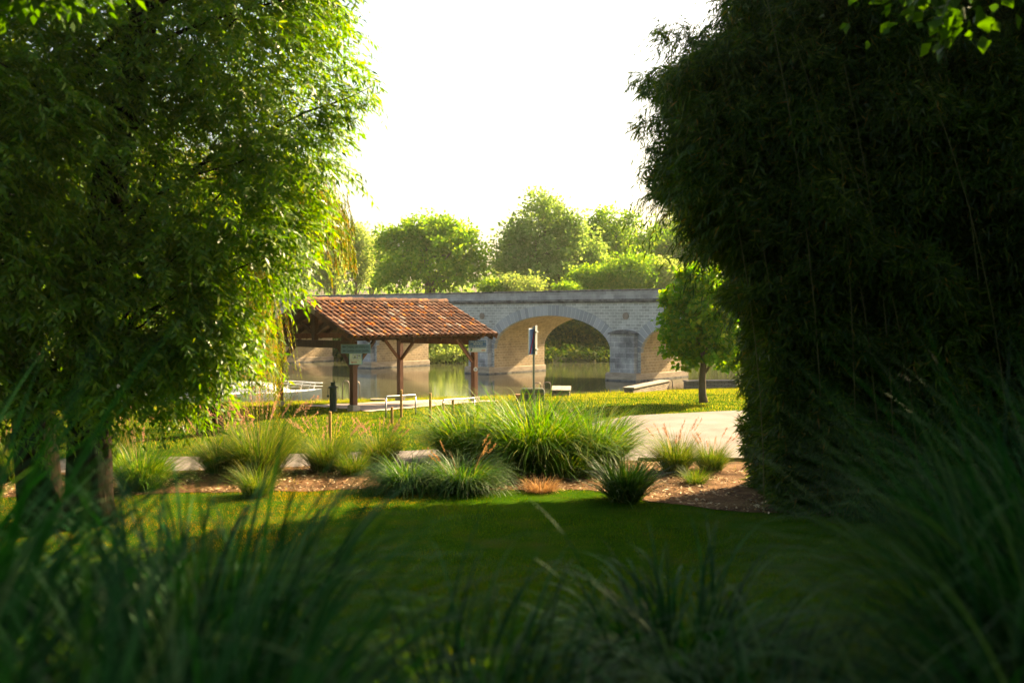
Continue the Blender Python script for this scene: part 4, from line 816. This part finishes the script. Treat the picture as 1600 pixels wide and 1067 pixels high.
make_tree('unseen_shade_tree', 'unseen tree added behind the camera on the left to shade the foreground', 'tree', (-4.5,-5,1.6), (-4.2,-4.5,9), .4,  # both trees behind the camera are added, unseen, to darken the foreground
    [(-4,-4,9,5.5,5,3.2), (-3,-1.5,8.6,4,3.2,2), (-9,-2,7.5,4,4,4)], M['l_maple'], 1500, 22, .6, .24, lw=.9, lo=.1, gap=-2, seed=14, bark='bark')
make_tree('unseen_shade_tree', 'unseen tree added behind the camera on the right to shade the foreground', 'tree', (4.5,-5,1.6), (4.2,-4.5,9), .4,
    [(4,-4,9,5.5,5,3.2), (3.5,-1,8.6,4,3.2,2), (9.5,-1,7,4,4,4.5), (0,-9,6,9,3,4.5)], M['l_maple'], 2000, 22, .6, .24, lw=.9, lo=.1, gap=-2, seed=15, bark='bark')
# dark trees at the left behind the big tree
make_tree('riverside_tree', 'dark bushy tree on the bank at the far left behind the big trunks', 'tree', (-15.5,27,-.05), (-15.5,27,7), .3, [(-15.5,27,5.6,4.2,3.6,4.6), (-19,27,5,4,3.6,4.6), (-12.6,27.5,6.4,2.3,2,3), (-13.5,25,3.2,2.2,1.8,2.6)], M['l_dark'], 1500, 34, .5, .16, lo=.3, seed=12, bark='bark')
make_tree('riverside_tree', 'second dark tree on the bank, glimpsed between the big trunks', 'tree', (-12.5,33,-.2), (-12.2,33,7), .28, [(-12.2,33,6.6,2.8,2.4,3), (-10.5,33,5.4,1.5,1.5,1.6), (-15,31,3,3,2,3)], M['l_dark'], 900, 34, .45, .15, lo=.3, seed=13, bark='bark')

# ------------------------------------------------------------------ far bank trees
G2 = 'trees on the far bank behind the bridge'
def ft(label, pxt, D, tr, lobs, mat, nc, per, cr, leaf, seed, name='far_bank_tree', **kw):
    b_ = Vector(((pxt-800)/F*D, D, .1)); tp = wp(pxt, min(l[1] for l in lobs)+15, D)
    L_ = [lobe(*l, D, dy=0) for l in lobs]; make_tree(name, label, 'tree', b_, tp, tr, L_, M[mat], nc, per, cr, leaf, G2, seed=seed, **kw)
ft('broad round bright green tree rising behind the shelter roof ridge', 672, 93, .45, [(675,398,78,58), (632,395,48,48), (722,405,44,50), (655,362,40,30), (702,366,34,28), (608,430,28,28), (747,428,22,26), (690,345,16,12), (640,350,16,12), (600,372,16,14), (735,372,18,14), (672,340,14,9), (615,355,12,10)], 'l_far1', 1150, 24, .72, .36, 21, gap=-.12, lo=.15)
ft('tallest grey-green tree with an open crown and visible limbs', 850, 98, .5, [(852,325,34,34), (818,352,26,24), (888,350,28,26), (832,378,58,40), (890,382,48,40), (798,400,32,32), (922,405,26,32), (850,425,80,28), (800,372,22,20)], 'l_far2', 1150, 22, .8, .35, 22, gap=-.3, nlimb=30, lo=.15)
ft('mid-height tree right of the tallest one', 962, 105, .35, [(950,358,28,34), (988,348,22,24), (1005,372,22,30), (925,372,22,26), (970,400,46,38), (935,350,14,18), (1000,372,14,20)], 'l_far1', 560, 20, .75, .34, 23, gap=-.2, lo=.15)
ft('tree with rounded crown just left of the lime tree top', 1040, 108, .35, [(1040,392,38,30), (1018,368,16,20), (1060,372,20,20), (1075,402,30,34), (1100,390,28,34)], 'l_far1', 520, 22, .8, .34, 24, gap=-.2, lo=.15)
ft('thin sparse pale tree partly hidden by the bamboo', 1056, 118, .25, [(1050,350,16,24), (1070,338,14,24), (1060,372,22,22)], 'l_far3', 150, 20, 1.0, .28, 25, gap=-.3)
ft('wide pale hazy tree behind the tallest one and its right neighbour', 915, 116, .3, [(800,412,34,26), (905,392,60,32), (1000,385,58,34), (960,372,24,24), (1040,372,30,24), (1090,385,50,40), (890,365,22,20)], 'l_far3', 620, 22, 1.1, .36, 36, gap=-.45)
ft('slender pale tree nearest the big left foliage', 520, 104, .2, [(518,392,22,44), (512,425,26,28), (530,372,12,20)], 'l_far3', 300, 24, .95, .3, 26, gap=-.4)
ft('slender pale tree second from the left foliage', 557, 108, .2, [(558,398,22,42), (560,372,12,18), (548,428,28,26)], 'l_far3', 300, 24, .95, .3, 27, gap=-.4)
ft('slender pale tree beside the broad round bright one', 585, 112, .2, [(586,408,20,34), (580,385,12,18)], 'l_far3', 200, 24, .95, .3, 28, gap=-.4)
ft('tall pale tree showing between the left foliage and willow', 470, 106, .3, [(470,400,34,50), (440,415,34,44)], 'l_far3', 320, 26, 1.1, .32, 29)
ft('rounded bright bush over the parapet right of the tallest tree', 985, 90, .15, [(985,428,42,30), (960,440,30,20)], 'l_far1', 340, 28, .85, .28, 30, name='far_bank_bush', nlimb=4)
ft('dense green bush over the parapet left of the bright one', 922, 92, .15, [(925,438,34,20), (905,445,18,12)], 'l_far1', 230, 28, .8, .28, 31, name='far_bank_bush', nlimb=4)
ft('rounded bush over the parapet beside the lime tree top', 1032, 91, .15, [(1035,432,36,24), (1070,435,28,20)], 'l_far3', 300, 28, .85, .28, 32, name='far_bank_bush', nlimb=4)
ft('low pale bush over the parapet between the two big trees', 815, 88, .12, [(815,446,38,16), (780,450,20,14)], 'l_far3', 220, 26, .7, .26, 33, name='far_bank_bush', nlimb=4)
ft('small yellow bush over the parapet below the tallest tree', 885, 87, .1, [(885,451,18,8), (765,448,14,8)], 'l_far1', 90, 24, .5, .24, 34, name='far_bank_bush', nlimb=3)
# shrubs along the far water line, seen through the arches
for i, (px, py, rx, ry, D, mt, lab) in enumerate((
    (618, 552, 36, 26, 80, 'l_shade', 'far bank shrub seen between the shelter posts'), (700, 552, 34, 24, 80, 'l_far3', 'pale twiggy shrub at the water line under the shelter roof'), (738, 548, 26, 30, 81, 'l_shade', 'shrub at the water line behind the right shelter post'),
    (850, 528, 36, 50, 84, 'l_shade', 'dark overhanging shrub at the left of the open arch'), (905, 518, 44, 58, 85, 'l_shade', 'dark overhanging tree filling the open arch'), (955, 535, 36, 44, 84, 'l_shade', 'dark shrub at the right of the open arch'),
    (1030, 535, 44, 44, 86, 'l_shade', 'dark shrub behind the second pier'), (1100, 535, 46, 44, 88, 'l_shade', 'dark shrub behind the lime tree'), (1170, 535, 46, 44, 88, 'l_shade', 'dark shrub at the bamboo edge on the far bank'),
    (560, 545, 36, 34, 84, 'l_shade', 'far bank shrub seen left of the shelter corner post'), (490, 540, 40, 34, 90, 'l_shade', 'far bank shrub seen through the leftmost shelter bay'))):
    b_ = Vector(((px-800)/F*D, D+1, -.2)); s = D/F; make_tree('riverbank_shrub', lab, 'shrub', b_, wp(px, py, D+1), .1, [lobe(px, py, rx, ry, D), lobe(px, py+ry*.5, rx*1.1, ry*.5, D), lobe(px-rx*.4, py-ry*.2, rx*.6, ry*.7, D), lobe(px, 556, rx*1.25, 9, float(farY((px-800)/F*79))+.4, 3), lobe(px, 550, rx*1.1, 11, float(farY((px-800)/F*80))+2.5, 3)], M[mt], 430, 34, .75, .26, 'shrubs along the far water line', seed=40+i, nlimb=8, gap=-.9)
# distant wood
n = 34000; X = rng.uniform(-170, 170, n); Y = 128+rng.uniform(0, 14, n); Hh = 6.3+1.6*pn(np.stack([X, X*0, X*0], 1), .35, 2)+.9*pn(np.stack([X, X*0, X*0], 1), 1.1, 3); Z = rng.uniform(0, 1, n)*(Hh+2.6)
P = np.stack([X, Y, Z], 1); V, Q = leafgeo(P, rdir(n), rdir(n), rng.uniform(.5, 1.0, n), rng.uniform(.4, .8, n), .1, .5)
tag(np_mesh('distant_wood', V, Q, M['l_far2']), 'distant hazy wood on the horizon beyond the far bank trees', 'wood', kind='stuff')

# ------------------------------------------------------------------ air
m, t, nd, lk = mat_new('haze'); nd.remove(nd['Principled BSDF']); v = nd.new('ShaderNodeVolumePrincipled'); v.inputs['Color'].default_value = (.95,.93,.88,1); v.inputs['Density'].default_value = .00022; v.inputs['Anisotropy'].default_value = .45
lk.new(v.outputs[0], nd['Material Output'].inputs['Volume'])
q = MB(); q.box((-420,-70,-4), (420,260,22)); tag(q.build('haze', m), 'pale warm haze between the river trees and the camera', 'haze', kind='stuff')
C.cycles.volume_bounces = 0
